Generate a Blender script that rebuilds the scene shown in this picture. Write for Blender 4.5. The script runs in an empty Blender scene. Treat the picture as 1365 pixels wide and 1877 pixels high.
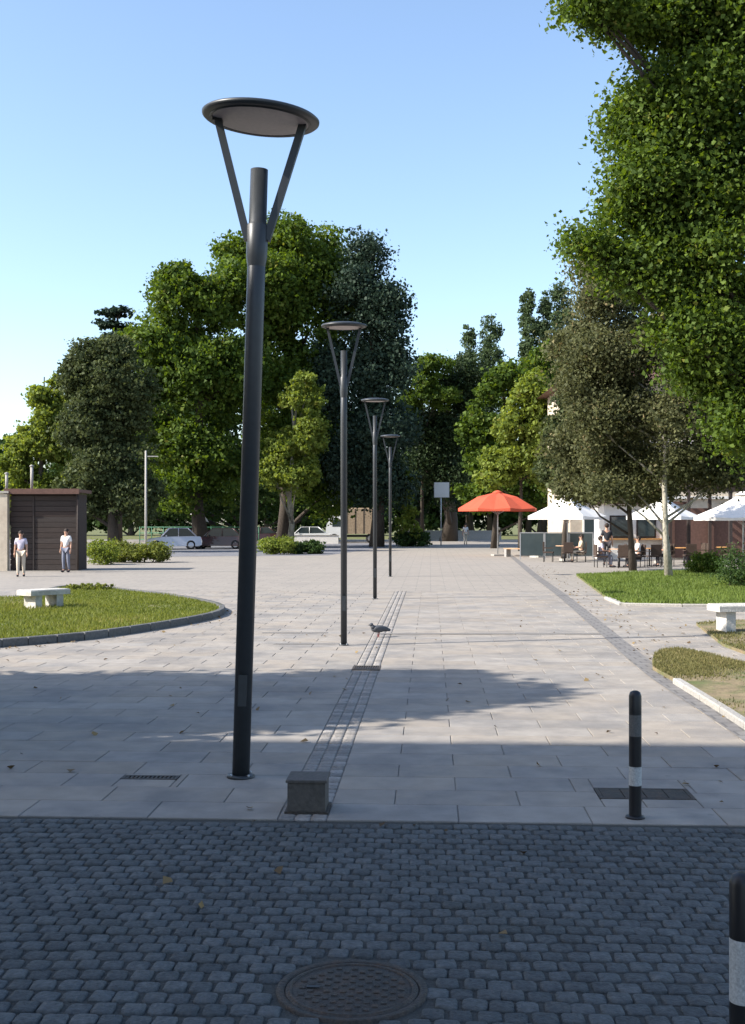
import bpy, bmesh, math, random
import numpy as np
from mathutils import Vector, Matrix
R = math.radians
F, HC, CX, HY = 2100.0, 1.8, 682.5, 958.0      # focal length in photo pixels, eye height, horizon row

# ---------------------------------------------------------------- camera, sky, sun, exposure
sc = bpy.context.scene
cd = bpy.data.cameras.new('camera'); cam = bpy.data.objects.new('camera', cd); sc.collection.objects.link(cam)
cam.location = (0, 0, HC); cam.rotation_euler = (R(90), 0, 0)
cd.sensor_fit = 'VERTICAL'; cd.sensor_height = 24.0; cd.lens = F / 1877 * 24.0
cd.shift_y = 19.5 / 1877; cd.clip_end = 2000; cd.clip_start = 0.05
sc.camera = cam
SUN_EL, SUN_AZ = 37.0, 14.0         # elevation; degrees the sun stands behind the viewer's left shoulder line
world = bpy.data.worlds.new('World'); sc.world = world; world.use_nodes = True
nt = world.node_tree; bg = nt.nodes['Background']
sky = nt.nodes.new('ShaderNodeTexSky'); sky.sky_type = 'NISHITA'; sky.sun_disc = False
sky.sun_elevation = R(SUN_EL); sky.sun_rotation = R(270 - SUN_AZ)
sky.air_density = 1.0; sky.dust_density = 1.2; sky.ozone_density = 1.6; sky.altitude = 100
nt.links.new(sky.outputs[0], bg.inputs[0]); bg.inputs[1].default_value = 0.15
sd = bpy.data.lights.new('sun', 'SUN'); sd.energy = 4.9; sd.angle = R(0.55); sd.color = (1, .945, .86)
sun = bpy.data.objects.new('sun', sd); sc.collection.objects.link(sun)
ldir = Vector((math.cos(R(SUN_AZ)) * math.cos(R(SUN_EL)), math.sin(R(SUN_AZ)) * math.cos(R(SUN_EL)), -math.sin(R(SUN_EL))))
sun.rotation_euler = ldir.to_track_quat('-Z', 'Y').to_euler()
vs = sc.view_settings; vs.view_transform = 'Standard'; vs.look = 'None'; vs.gamma = 1; vs.use_curve_mapping = False
vs.exposure = 0.98
sc.cycles.max_bounces = 8; sc.cycles.transparent_max_bounces = 12

# ---------------------------------------------------------------- helpers
C = sc.collection
def P(px, py, d): return Vector(((px - CX) * d / F, d, HC + (HY - py) * d / F))
def D(py): return F * HC / (py - HY)
def G(px, py, z=0.0):
    d = F * (HC - z) / (py - HY); return Vector(((px - CX) * d / F, d, z))
AX = R(2.9)                                     # the square's axis runs 2.9 degrees to the right of the view
def U(u, v, z=0): return Vector((u * math.cos(AX) + v * math.sin(AX), -u * math.sin(AX) + v * math.cos(AX), z))
def tag(o, label=None, cat=None, group=None, kind=None):
    if label: o['label'] = label
    if cat: o['category'] = cat
    if group: o['group'] = group
    if kind: o['kind'] = kind
    return o
def empty(name, loc, rz=0, label=None, cat=None, group=None):
    o = bpy.data.objects.new(name, None); C.objects.link(o); o.location = loc; o.rotation_euler = (0, 0, rz)
    o.empty_display_size = .2
    return tag(o, label, cat, group)
def copy_tree(o, parent=None):
    c = o.copy(); C.objects.link(c); c.parent = parent
    for ch in list(o.children): copy_tree(ch, c)
    return c
class MB:
    """collects shapes, then becomes one mesh object"""
    def __init__(s): s.v, s.f, s.sm = [], [], []
    def add(s, vs_, fs_, smooth=False):
        b = len(s.v); s.v += [tuple(v) for v in vs_]; s.f += [tuple(i + b for i in f) for f in fs_]; s.sm += [smooth] * len(fs_); return s
    def box(s, c, size, rz=0, bev=0, M=None):
        x, y, z = [q / 2 for q in size]
        if bev:
            b = bev
            vs_ = [(-x, -y, -z), (x, -y, -z), (x, y, -z), (-x, y, -z), (-x, -y, z - b), (x, -y, z - b), (x, y, z - b), (-x, y, z - b),
                   (-x + b, -y + b, z), (x - b, -y + b, z), (x - b, y - b, z), (-x + b, y - b, z)]
            fs_ = [(3, 2, 1, 0), (0, 1, 5, 4), (1, 2, 6, 5), (2, 3, 7, 6), (3, 0, 4, 7), (4, 5, 9, 8), (5, 6, 10, 9), (6, 7, 11, 10), (7, 4, 8, 11), (8, 9, 10, 11)]
        else:
            vs_ = [(-x, -y, -z), (x, -y, -z), (x, y, -z), (-x, y, -z), (-x, -y, z), (x, -y, z), (x, y, z), (-x, y, z)]
            fs_ = [(3, 2, 1, 0), (0, 1, 5, 4), (1, 2, 6, 5), (2, 3, 7, 6), (3, 0, 4, 7), (4, 5, 6, 7)]
        T = Matrix.Translation(c) @ (M if M else Matrix.Rotation(rz, 4, 'Z'))
        return s.add([T @ Vector(v) for v in vs_], fs_)
    def tube(s, pts, rad, n=10, cap=True):
        pts = [Vector(p) for p in pts]; m = len(pts)
        rad = rad if isinstance(rad, (list, tuple)) else [rad] * m
        b, vs_, fs_ = len(s.v), [], []
        for i, p in enumerate(pts):
            t = (pts[min(i + 1, m - 1)] - pts[max(i - 1, 0)]).normalized()
            a = t.cross(Vector((0, 1, 0)) if abs(t.y) < .9 else Vector((1, 0, 0))).normalized(); c = t.cross(a)
            for k in range(n):
                w = 2 * math.pi * k / n; vs_.append(p + (a * math.cos(w) + c * math.sin(w)) * rad[i])
        for i in range(m - 1):
            for k in range(n):
                k2 = (k + 1) % n; fs_.append((i * n + k, i * n + k2, (i + 1) * n + k2, (i + 1) * n + k))
        s.add(vs_, fs_, True)
        if cap:
            s.f += [tuple(b + k for k in range(n))[::-1], tuple(b + (m - 1) * n + k for k in range(n))]; s.sm += [False, False]
        return s
    def lathe(s, prof, c=(0, 0, 0), n=32, sx=1, sy=1, M=None):
        T = Matrix.Translation(c) @ (M if M else Matrix.Identity(4))
        vs_, fs_ = [], []
        for r, z in prof:
            for k in range(n):
                w = 2 * math.pi * k / n; vs_.append(T @ Vector((r * sx * math.cos(w), r * sy * math.sin(w), z)))
        for i in range(len(prof) - 1):
            for k in range(n):
                k2 = (k + 1) % n; fs_.append((i * n + k, i * n + k2, (i + 1) * n + k2, (i + 1) * n + k))
        return s.add(vs_, fs_, True)
    def ball(s, c, r, n=12, M=None):
        r = r if isinstance(r, (tuple, list)) else (r, r, r)
        prof = [(max(math.cos(t), 1e-4), math.sin(t) * r[2]) for t in [(-.5 + k / (n // 2)) * math.pi for k in range(n // 2 + 1)]]
        return s.lathe(prof, c, n, r[0], r[1], M)
    def prism(s, poly, z0, z1):
        n = len(poly); vs_ = [(p[0], p[1], z0) for p in poly] + [(p[0], p[1], z1) for p in poly]
        return s.add(vs_, [tuple(range(n))[::-1], tuple(range(n, 2 * n))] + [(i, (i + 1) % n, n + (i + 1) % n, n + i) for i in range(n)])
    def mesh(s, name):
        me = bpy.data.meshes.new(name); me.from_pydata(s.v, [], s.f); me.polygons.foreach_set('use_smooth', s.sm); me.update(); return me
    def build(s, name, m, parent=None, loc=None):
        me = s.mesh(name); me.materials.append(m); o = bpy.data.objects.new(name, me); C.objects.link(o); o.parent = parent
        if loc is not None: o.location = loc
        return o
def place(name, me, parent, loc=(0, 0, 0), rot=(0, 0, 0)):
    o = bpy.data.objects.new(name, me); C.objects.link(o); o.parent = parent; o.location = loc; o.rotation_euler = rot; return o
def quads_mesh(name, V, m, rnd=None, per=4):
    """V: (n, per, 3) array -> mesh of n faces, each with its own attribute rnd"""
    n = V.shape[0]; me = bpy.data.meshes.new(name)
    me.vertices.add(n * per); me.vertices.foreach_set('co', V.reshape(-1).astype(np.float32))
    me.loops.add(n * per); me.loops.foreach_set('vertex_index', np.arange(n * per, dtype=np.int32))
    me.polygons.add(n); me.polygons.foreach_set('loop_start', np.arange(0, n * per, per, dtype=np.int32))
    me.polygons.foreach_set('loop_total', np.full(n, per, dtype=np.int32)); me.update(calc_edges=True)
    if rnd is not None:
        a = me.attributes.new('rnd', 'FLOAT', 'FACE'); a.data.foreach_set('value', rnd.astype(np.float32))
    me.materials.append(m); return me

# ---------------------------------------------------------------- materials
def mat(name, col, rough=.7, var=.15, scale=3.0, bump=0.0, bscale=60.0, metal=0.0, rnd=0.0, col2=None, stretch=None, spec=.3, trans=0.0, coat=0.0, c2amt=(.45, .65)):
    m = bpy.data.materials.new(name); m.use_nodes = True; t = m.node_tree; N, L = t.nodes, t.links
    b = N['Principled BSDF']; b.inputs['Roughness'].default_value = rough; b.inputs['Metallic'].default_value = metal
    b.inputs['Specular IOR Level'].default_value = spec; b.inputs['Coat Weight'].default_value = coat
    tc = N.new('ShaderNodeTexCoord'); geo = N.new('ShaderNodeNewGeometry'); src = geo.outputs['Position']
    if stretch:
        mp = N.new('ShaderNodeMapping'); mp.inputs['Scale'].default_value = stretch; L.new(src, mp.inputs[0]); src = mp.outputs[0]
    n1 = N.new('ShaderNodeTexNoise'); n1.inputs['Scale'].default_value = scale; n1.inputs['Detail'].default_value = 6; n1.inputs['Roughness'].default_value = .65
    L.new(src, n1.inputs['Vector'])
    base = N.new('ShaderNodeRGB'); base.outputs[0].default_value = (*col, 1); cur = base.outputs[0]
    if col2:
        mx = N.new('ShaderNodeMix'); mx.data_type = 'RGBA'; mr = N.new('ShaderNodeMapRange')
        mr.inputs[1].default_value, mr.inputs[2].default_value = c2amt
        L.new(n1.outputs[0], mr.inputs[0]); L.new(mr.outputs[0], mx.inputs[0]); L.new(cur, mx.inputs[6]); mx.inputs[7].default_value = (*col2, 1); cur = mx.outputs[2]
    hs = N.new('ShaderNodeHueSaturation'); L.new(cur, hs.inputs['Color'])
    mv = N.new('ShaderNodeMapRange'); mv.inputs[1].default_value, mv.inputs[2].default_value = .25, .75
    mv.inputs[3].default_value, mv.inputs[4].default_value = 1 - var, 1 + var
    n2 = N.new('ShaderNodeTexNoise'); n2.inputs['Scale'].default_value = scale * 4.3; n2.inputs['Detail'].default_value = 5; L.new(src, n2.inputs['Vector'])
    L.new(n2.outputs[0], mv.inputs[0]); val = mv.outputs[0]
    if rnd:
        oi = N.new('ShaderNodeObjectInfo'); at = N.new('ShaderNodeAttribute'); at.attribute_name = 'rnd'
        ad = N.new('ShaderNodeMath'); ad.operation = 'ADD'; L.new(oi.outputs['Random'], ad.inputs[0]); L.new(at.outputs['Fac'], ad.inputs[1])
        fr = N.new('ShaderNodeMath'); fr.operation = 'FRACT'; L.new(ad.outputs[0], fr.inputs[0])
        r2 = N.new('ShaderNodeMapRange'); r2.inputs[3].default_value, r2.inputs[4].default_value = 1 - rnd, 1 + rnd; L.new(fr.outputs[0], r2.inputs[0])
        mu = N.new('ShaderNodeMath'); mu.operation = 'MULTIPLY'; L.new(val, mu.inputs[0]); L.new(r2.outputs[0], mu.inputs[1]); val = mu.outputs[0]
        hm = N.new('ShaderNodeMath'); hm.operation = 'MULTIPLY'; L.new(fr.outputs[0], hm.inputs[0]); hm.inputs[1].default_value = 7.31
        hf = N.new('ShaderNodeMath'); hf.operation = 'FRACT'; L.new(hm.outputs[0], hf.inputs[0])
        hr = N.new('ShaderNodeMapRange'); hr.inputs[3].default_value, hr.inputs[4].default_value = .8, 1.2; L.new(hf.outputs[0], hr.inputs[0]); L.new(hr.outputs[0], hs.inputs['Saturation'])
    L.new(val, hs.inputs['Value']); L.new(hs.outputs[0], b.inputs['Base Color'])
    if bump:
        n3 = N.new('ShaderNodeTexNoise'); n3.inputs['Scale'].default_value = bscale; n3.inputs['Detail'].default_value = 4; L.new(src, n3.inputs['Vector'])
        bp = N.new('ShaderNodeBump'); bp.inputs['Strength'].default_value = bump; bp.inputs['Distance'].default_value = .02; L.new(n3.outputs[0], bp.inputs['Height']); L.new(bp.outputs[0], b.inputs['Normal'])
    if trans: b.inputs['Transmission Weight'].default_value = trans
    return m
def leafmat(name, lo, hi, yellow=None, tr=.35, gain=1.0):
    m = bpy.data.materials.new(name); m.use_nodes = True; t = m.node_tree; N, L = t.nodes, t.links
    out = N['Material Output']; b = N['Principled BSDF']; b.inputs['Roughness'].default_value = .62; b.inputs['Specular IOR Level'].default_value = .16
    at = N.new('ShaderNodeAttribute'); at.attribute_name = 'rnd'
    cr = N.new('ShaderNodeValToRGB'); e = cr.color_ramp.elements
    e[0].position = 0; e[0].color = (*lo, 1); e[1].position = .85; e[1].color = (*hi, 1)
    if yellow: q = e.new(.97); q.color = (*yellow, 1)
    L.new(at.outputs['Fac'], cr.inputs[0]); L.new(cr.outputs[0], b.inputs['Base Color'])
    tl = N.new('ShaderNodeBsdfTranslucent'); hs = N.new('ShaderNodeHueSaturation'); hs.inputs['Hue'].default_value = .485; hs.inputs['Saturation'].default_value = 1.15; hs.inputs['Value'].default_value = 1.5
    L.new(cr.outputs[0], hs.inputs['Color']); L.new(hs.outputs[0], tl.inputs[0])
    mx = N.new('ShaderNodeMixShader'); mx.inputs[0].default_value = tr; L.new(b.outputs[0], mx.inputs[1]); L.new(tl.outputs[0], mx.inputs[2]); L.new(mx.outputs[0], out.inputs[0])
    return m
def brickmat(name, c1, c2, mort, w, h, rough=.8, rot=0.0, ms=.012):
    m = mat(name, c1, rough, .12, 1.3, .25, 40); t = m.node_tree; N, L = t.nodes, t.links
    br = N.new('ShaderNodeTexBrick'); br.inputs['Scale'].default_value = 1; br.inputs['Brick Width'].default_value = w; br.inputs['Row Height'].default_value = h
    br.inputs['Mortar Size'].default_value = ms; br.inputs['Color1'].default_value = (*c1, 1); br.inputs['Color2'].default_value = (*c2, 1); br.inputs['Mortar'].default_value = (*mort, 1)
    g = N.new('ShaderNodeNewGeometry'); mp = N.new('ShaderNodeMapping'); mp.inputs['Rotation'].default_value = (0, 0, rot); L.new(g.outputs['Position'], mp.inputs[0]); L.new(mp.outputs[0], br.inputs[0])
    hs = [n for n in N if n.type == 'HUE_SAT'][0]; L.new(br.outputs[0], hs.inputs['Color']); return m
M = dict(
    lamp=mat('lamp paint', (.034, .038, .042), .42, .12, 5, metal=.1, spec=.45),
    lens=mat('lamp lens', (.42, .36, .35), .45, .1, 8),
    slab=mat('pale slab', (.285, .254, .220), .78, .13, 1.1, .3, 90, rnd=.06, col2=(.22, .206, .193), spec=.25),
    sett=mat('dark granite sett', (.074, .080, .082), .7, .3, 9, .6, 70, rnd=.22, col2=(.098, .10, .098), spec=.3),
    strip=mat('grey sett', (.25, .23, .21), .7, .2, 9, .5, 70, rnd=.25),
    mortar=mat('joint sand', (.22, .20, .18), .95, .2, 20, .4, 90),
    joint_dark=mat('dark joint sand', (.066, .067, .062), .95, .25, 20, .5, 90),
    earth=mat('dry earth', (.20, .155, .095), .95, .25, 1.2, .6, 25, col2=(.11, .12, .045)),
    soil=mat('trodden lawn soil', (.20, .155, .09), .95, .25, 2.2, .6, 25, col2=(.10, .115, .04)),
    lawn=mat('lawn ground', (.10, .12, .035), .95, .25, 2, .6, 30, col2=(.17, .14, .075)),
    asphalt=mat('worn asphalt', (.15, .15, .165), .85, .2, 1.1, .3, 60, col2=(.19, .19, .2)),
    kerb=mat('kerb stone', (.34, .32, .29), .8, .2, 6, .4, 60, rnd=.12),
    kerb_shaded=mat('shaded kerb', (.10, .10, .10), .8, .25, 6, .4, 60, rnd=.15),  # island kerb, the shade on its front face put into a darker colour
    iron=mat('cast iron', (.055, .05, .045), .6, .35, 14, .5, 90, metal=.3, col2=(.085, .06, .045)),
    box=mat('box paint', (.085, .075, .066), .65, .25, 8, .3, 60),
    black=mat('black paint', (.012, .012, .014), .4, .1, 5, spec=.4),
    white_band=mat('worn white band', (.42, .42, .41), .6, .3, 30, col2=(.25, .25, .25), c2amt=(.55, .8)), grey_band=mat('worn grey band', (.11, .105, .10), .6, .3, 30),
    white=mat('white paint', (.74, .73, .71), .5, .07, 7),
    bark=mat('brown bark', (.06, .048, .038), .95, .35, 5, .9, 22, stretch=(1, 1, .25)),
    barkp=mat('pale bark', (.34, .31, .25), .9, .3, 5, .6, 22, stretch=(1, 1, .5), col2=(.19, .18, .13)),
    red=mat('orange red canvas', (.46, .08, .04), .8, .08, 4),
    canvas=mat('white canvas', (.78, .75, .71), .8, .06, 4),
    wood=mat('brown boards', (.042, .031, .027), .75, .25, 2.5, .4, 30, stretch=(.3, .3, 6), rnd=.14),
    woodw=mat('warm wood', (.42, .24, .12), .6, .2, 2.5, .3, 30, stretch=(.4, .4, 5), rnd=.15),
    plaster=mat('beige plaster', (.50, .43, .34), .9, .1, 1.5, .3, 50, col2=(.44, .37, .29)),
    plasterw=mat('white plaster', (.70, .67, .63), .9, .08, 1.5, .3, 50),
    roof=mat('brown roof sheet', (.12, .065, .05), .7, .2, 2, .3, 30),
    glass=mat('dark glass', (.03, .045, .05), .08, .05, 2, spec=.6),
    teal=mat('teal screen glass', (.055, .075, .08), .12, .1, 1, spec=.6),
    stone=mat('white stone', (.48, .46, .42), .85, .18, 3, .5, 40, col2=(.34, .32, .28)),
    silver=mat('silver lilac car paint', (.42, .43, .50), .3, .03, 2, metal=.4, coat=.6),
    maroon=mat('maroon car paint', (.055, .02, .018), .3, .03, 2, coat=.6),
    cwhite=mat('white car paint', (.74, .74, .72), .3, .03, 2, coat=.6),
    tarp=mat('brown cargo tarpaulin', (.30, .225, .15), .8, .2, 1.5, .3, 12),
    rubber=mat('tyre rubber', (.02, .02, .02), .85, .1, 5),
    rim=mat('wheel rim', (.45, .45, .46), .35, .05, 5, metal=.8),
    lampred=mat('red tail lens', (.35, .02, .02), .25, .05, 5),
    lampclear=mat('clear headlight lens', (.6, .6, .6), .15, .05, 5),
    steel=mat('galvanised steel', (.42, .43, .44), .45, .1, 5, metal=.5),
    green=mat('green metal', (.05, .16, .09), .5, .1, 5),
    skin=mat('skin', (.46, .27, .19), .55, .05, 10),
    hair=mat('dark hair', (.03, .02, .015), .7, .2, 40),
    shirtw=mat('white shirt cloth', (.72, .70, .68), .9, .05, 10), shirtl=mat('lilac shirt cloth', (.50, .46, .55), .9, .05, 10),
    shirtb=mat('black shirt cloth', (.03, .03, .035), .9, .1, 10), shirty=mat('cream shirt cloth', (.62, .52, .35), .9, .08, 10),
    jeans=mat('blue grey trouser cloth', (.16, .17, .22), .9, .15, 12), beige=mat('beige trouser cloth', (.5, .44, .36), .9, .1, 12), dark=mat('dark trouser cloth', (.05, .045, .05), .9, .1, 12),
    pigeon=mat('slate feathers', (.07, .075, .085), .6, .3, 30), wicker=mat('dark wicker', (.06, .04, .03), .8, .3, 60, .5, 120),
)
def spots(m, scale, dark, thr):
    t = m.node_tree; N, L = t.nodes, t.links; b = N['Principled BSDF']; src = b.inputs['Base Color'].links[0].from_socket
    g = N.new('ShaderNodeNewGeometry'); vo = N.new('ShaderNodeTexVoronoi'); vo.inputs['Scale'].default_value = scale; L.new(g.outputs['Position'], vo.inputs['Vector'])
    cmp_ = N.new('ShaderNodeMapRange'); cmp_.inputs[1].default_value = thr; cmp_.inputs[2].default_value = thr * .6; L.new(vo.outputs['Distance'], cmp_.inputs[0])
    wn = N.new('ShaderNodeTexNoise'); wn.inputs['Scale'].default_value = .55; wn.inputs['Detail'].default_value = 8; wn.inputs['Roughness'].default_value = .7; L.new(g.outputs['Position'], wn.inputs['Vector'])
    wm = N.new('ShaderNodeMapRange'); wm.inputs[1].default_value = .5; wm.inputs[2].default_value = .72; wm.inputs[4].default_value = .55; L.new(wn.outputs[0], wm.inputs[0])
    sel = N.new('ShaderNodeMath'); sel.operation = 'MULTIPLY'; L.new(cmp_.outputs[0], sel.inputs[0]); se = N.new('ShaderNodeSeparateColor'); L.new(vo.outputs['Color'], se.inputs[0])
    th = N.new('ShaderNodeMath'); th.operation = 'GREATER_THAN'; th.inputs[1].default_value = .55; L.new(se.outputs[0], th.inputs[0]); L.new(th.outputs[0], sel.inputs[1])
    mxx = N.new('ShaderNodeMath'); mxx.operation = 'MAXIMUM'; s6 = N.new('ShaderNodeMath'); s6.operation = 'MULTIPLY'; s6.inputs[1].default_value = .5; L.new(sel.outputs[0], s6.inputs[0]); L.new(s6.outputs[0], mxx.inputs[0]); L.new(wm.outputs[0], mxx.inputs[1])
    mx = N.new('ShaderNodeMix'); mx.data_type = 'RGBA'; L.new(mxx.outputs[0], mx.inputs[0]); L.new(src, mx.inputs[6]); mx.inputs[7].default_value = (*dark, 1); L.new(mx.outputs[2], b.inputs['Base Color'])
spots(M['slab'], 3.2, (.17, .155, .14), .085); spots(M['lamp'], 9, (.05, .045, .04), .06); spots(M['sett'], 5, (.045, .045, .035), .1)
M['slabfar'] = brickmat('distant slab paving', (.285, .254, .220), (.258, .233, .204), (.18, .167, .153), .8, .4, rot=AX)
# blades and leaves
LF = dict(
    plane=leafmat('plane leaves', (.026, .054, .010), (.115, .172, .028), (.20, .20, .05), .38),
    dark=leafmat('dark leaves', (.018, .042, .012), (.055, .095, .025), None, .3),
    conifer=leafmat('conifer needles', (.016, .032, .022), (.045, .072, .045), None, .15),
    pine=leafmat('pine needles', (.022, .045, .010), (.085, .13, .022), None, .2),
    light=leafmat('light leaves', (.070, .105, .018), (.22, .27, .055), (.22, .22, .07), .4),
    pinedark=leafmat('dark pine needles', (.008, .018, .008), (.030, .050, .014), None, .12),
    olive=leafmat('olive brown leaves', (.034, .042, .018), (.125, .132, .056), (.24, .19, .10), .3),
    grey=leafmat('grey green leaves', (.025, .040, .016), (.095, .115, .045), None, .3),
    poplar=leafmat('poplar leaves', (.035, .060, .028), (.10, .14, .065), None, .35),
    grass=leafmat('grass blades', (.08, .11, .02), (.19, .21, .05), (.27, .24, .09), .35),
    dry=leafmat('dry leaves', (.08, .05, .025), (.24, .17, .08), None, .1),
    grassdry=leafmat('dry grass blades', (.07, .08, .025), (.20, .18, .07), (.30, .25, .12), .3),
    grassb=leafmat('bright grass blades', (.07, .11, .022), (.16, .21, .05), (.20, .26, .06), .35),
)

# ---------------------------------------------------------------- trees
def leaf_quads(rng, cen, out, size, flat=0.0):
    n = len(cen); nrm = rng.normal(size=(n, 3)) + out * .9; nrm[:, 2] += flat; nrm /= np.linalg.norm(nrm, axis=1)[:, None] + 1e-6
    a = np.cross(nrm, rng.normal(size=(n, 3))); a /= np.linalg.norm(a, axis=1)[:, None] + 1e-6; b = np.cross(nrm, a)
    s = size * rng.uniform(.4, 1.35, n)[:, None]; w = rng.uniform(.32, .5, n)[:, None]
    fold = nrm * s * .15
    return np.stack([cen - a * s * .5, cen + b * s * w - a * s * .05 + fold, cen + a * s * .55, cen - b * s * w - a * s * .05 + fold], axis=1)
def crown_mesh(name, lobes, n_leaves, size, m, seed, clump=None, shell=(.62, 1.04), flat=0.0, per=26, billow=0):
    rng = np.random.default_rng(seed); L = np.array([[*c, *r] for c, r in lobes], dtype=float)
    if billow:
        sub = []
        for l in L:
            sub.append([*l[:3], *(l[3:] * .74)])
            for _ in range(billow):
                d = rng.normal(size=3); d[2] = abs(d[2]) * .8 + d[2] * .35; d /= np.linalg.norm(d); q = rng.uniform(.24, .44)
                sub.append([*(l[:3] + d * l[3:] * (1.02 - q * .72)), *(l[3:] * q)])
        L = np.array(sub)
    area = (L[:, 3] * L[:, 4] + L[:, 3] * L[:, 5] + L[:, 4] * L[:, 5]); pr = area ** .85; pr /= pr.sum()
    nc = max(8, n_leaves // per); k = rng.choice(len(L), nc, p=pr); d = rng.normal(size=(nc, 3)); d /= np.linalg.norm(d, axis=1)[:, None]
    # uneven lobe surface
    ph = rng.uniform(0, 6.28, (len(L), 6)); fr = rng.uniform(2.2, 5.5, (len(L), 3))
    wob = 1 + .19 * np.sin(d[:, 0] * fr[k, 0] + ph[k, 0]) * np.sin(d[:, 2] * fr[k, 1] + ph[k, 1]) + .12 * np.sin(d[:, 1] * fr[k, 2] * 2 + ph[k, 2]) * np.sin(d[:, 2] * 7 + ph[k, 3])
    rad = rng.uniform(shell[0] ** 2, shell[1] ** 2, nc) ** .5 * wob
    cc = L[k, :3] + d * L[k, 3:] * rad[:, None]
    cl = clump if clump else float(np.mean([r for c, r in lobes])) * .13
    out = d / L[k, 3:]; out /= np.linalg.norm(out, axis=1)[:, None]
    csz = cl * rng.uniform(.5, 1.5, nc)
    kk = np.repeat(np.arange(nc), per); n = len(kk)
    off = np.clip(rng.normal(size=(n, 3)), -1.7, 1.7) * csz[kk][:, None] * np.array([1, 1, .55 if flat == 0 else .3])
    cen = cc[kk] + off
    V = leaf_quads(rng, cen, out[kk], size, flat)
    rnd = np.clip(rng.uniform(0, 1, nc)[kk] * .6 + rng.uniform(0, 1, n) * .4, 0, 1)
    return quads_mesh(name, V, m, rnd)
def trunk_path(rng, base, top, wob, n=6):
    b, t = Vector(base), Vector(top); return [b.lerp(t, i / (n - 1)) + Vector((rng.uniform(-wob, wob), rng.uniform(-wob, wob), 0)) * (0 if i == 0 else 1) for i in range(n)]
def tree(name, label, base, lobes, n, size, leaf, r, bark='bark', seed=1, group=None, clump=None, shell=(.62, 1.04), flat=0.0, top=None, branches=True, per=26, limbs=True):
    rng = random.Random(seed); base = Vector(base)
    root = empty(name, base, 0, label, 'tree', group)
    zt = max(c[2] + q[2] * .6 for c, q in lobes); cx = sum(c[0] for c, q in lobes) / len(lobes); cy = sum(c[1] for c, q in lobes) / len(lobes)
    tp = Vector(top) if top else Vector((base.x * .4 + cx * .6, base.y * .4 + cy * .6, zt))
    loc = [p - base for p in trunk_path(rng, base + Vector((0, 0, -.1)), tp, r * .6, 8)]
    mb = MB(); mb.tube(loc, [r * 1.35] + [r * (1 - .85 * i / 7) for i in range(1, 8)], 10)
    low = min(c[2] - q[2] for c, q in lobes) - base.z
    tr = None
    if not branches:
        tr = mb
    else:
        tr0 = mb.build('trunk', M[bark], root)
    if limbs:
        for c, q in lobes:
            cv = Vector(c) - base; zs = max(low * .55, min(cv.z - .8 * Vector((cv.x, cv.y, 0)).length, loc[-2].z)); f = max(0, min(.98, (zs - loc[0].z) / (loc[-1].z - loc[0].z))); i = int(f * 7); st = loc[i].lerp(loc[i + 1], f * 7 - i)
            mid = st.lerp(cv, .5) + Vector((rng.uniform(-.1, .1), rng.uniform(-.1, .1), -.04)) * (cv - st).length
            br = tr if not branches else MB()
            br.tube([st, mid, cv], [r * .42, r * .28, r * .08], 6)
            for _ in range(2 if branches else 1):
                e = cv + Vector((rng.uniform(-1, 1) * q[0], rng.uniform(-1, 1) * q[1], rng.uniform(-.4, .9) * q[2])) * .45
                br.tube([st.lerp(cv, .7), st.lerp(cv, .7).lerp(e, .5) + Vector((0, 0, .05 * q[2])), e], [r * .2, r * .12, r * .03], 5)
            if branches: br.build('branch', M[bark], root)
    if not branches: tr.build('trunk', M[bark], root)
    me = crown_mesh('crown', [(tuple(Vector(c) - base), q) for c, q in lobes], n, size, LF[leaf], seed, clump, shell, flat, per, 0 if flat else 9)
    place('crown', me, root)
    return root
def LB(d, *ls, dy=1.0):
    """lobes given by where they show, their size and their own distance offset: (x, y, half width, half height, offset)"""
    o = []
    for l in ls:
        px, py, rx, ry = l[:4]; dd = d + (l[4] if len(l) > 4 else 0); s = dd / F
        o.append((tuple(P(px, py, dd)), (rx * s, rx * s * dy, ry * s)))
    return o

# ---------------------------------------------------------------- ground
big = MB().add([(-700, -300, -.06), (700, -300, -.06), (700, 1300, -.06), (-700, 1300, -.06)], [(0, 1, 2, 3)]).build('ground', M['earth']); tag(big, kind='structure')
V0, VS, VE, UL, UR = -6.0, 6.92, 30.12, -11.2, 10.4
# the square: sand bed below the stones that are built, sheets of the same slabs around it
sq = MB().add([U(UL - .1, V0, -.012), U(UR + .1, V0, -.012), U(UR + .1, VS, -.012), U(UL - .1, VS, -.012)], [(0, 1, 2, 3)]).build('cobbled_street', M['joint_dark']); tag(sq, kind='structure')
plaza = MB().add([U(UL - .1, VS, -.009), U(UR + .1, VS, -.009), U(UR + .1, VE, -.009), U(UL - .1, VE, -.009)], [(0, 1, 2, 3)]).build('plaza', M['mortar']); tag(plaza, kind='structure')
fs = MB()
for a, b_, c, d in ((-75, UL, V0, VE), (UR, 60, V0, VE), (-75, 60, VE, 150)):
    fs.add([U(a, c), U(b_, c), U(b_, d), U(a, d)], [(0, 1, 2, 3)])
tag(fs.build('plaza_paving', M['slabfar']), kind='structure')

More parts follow.
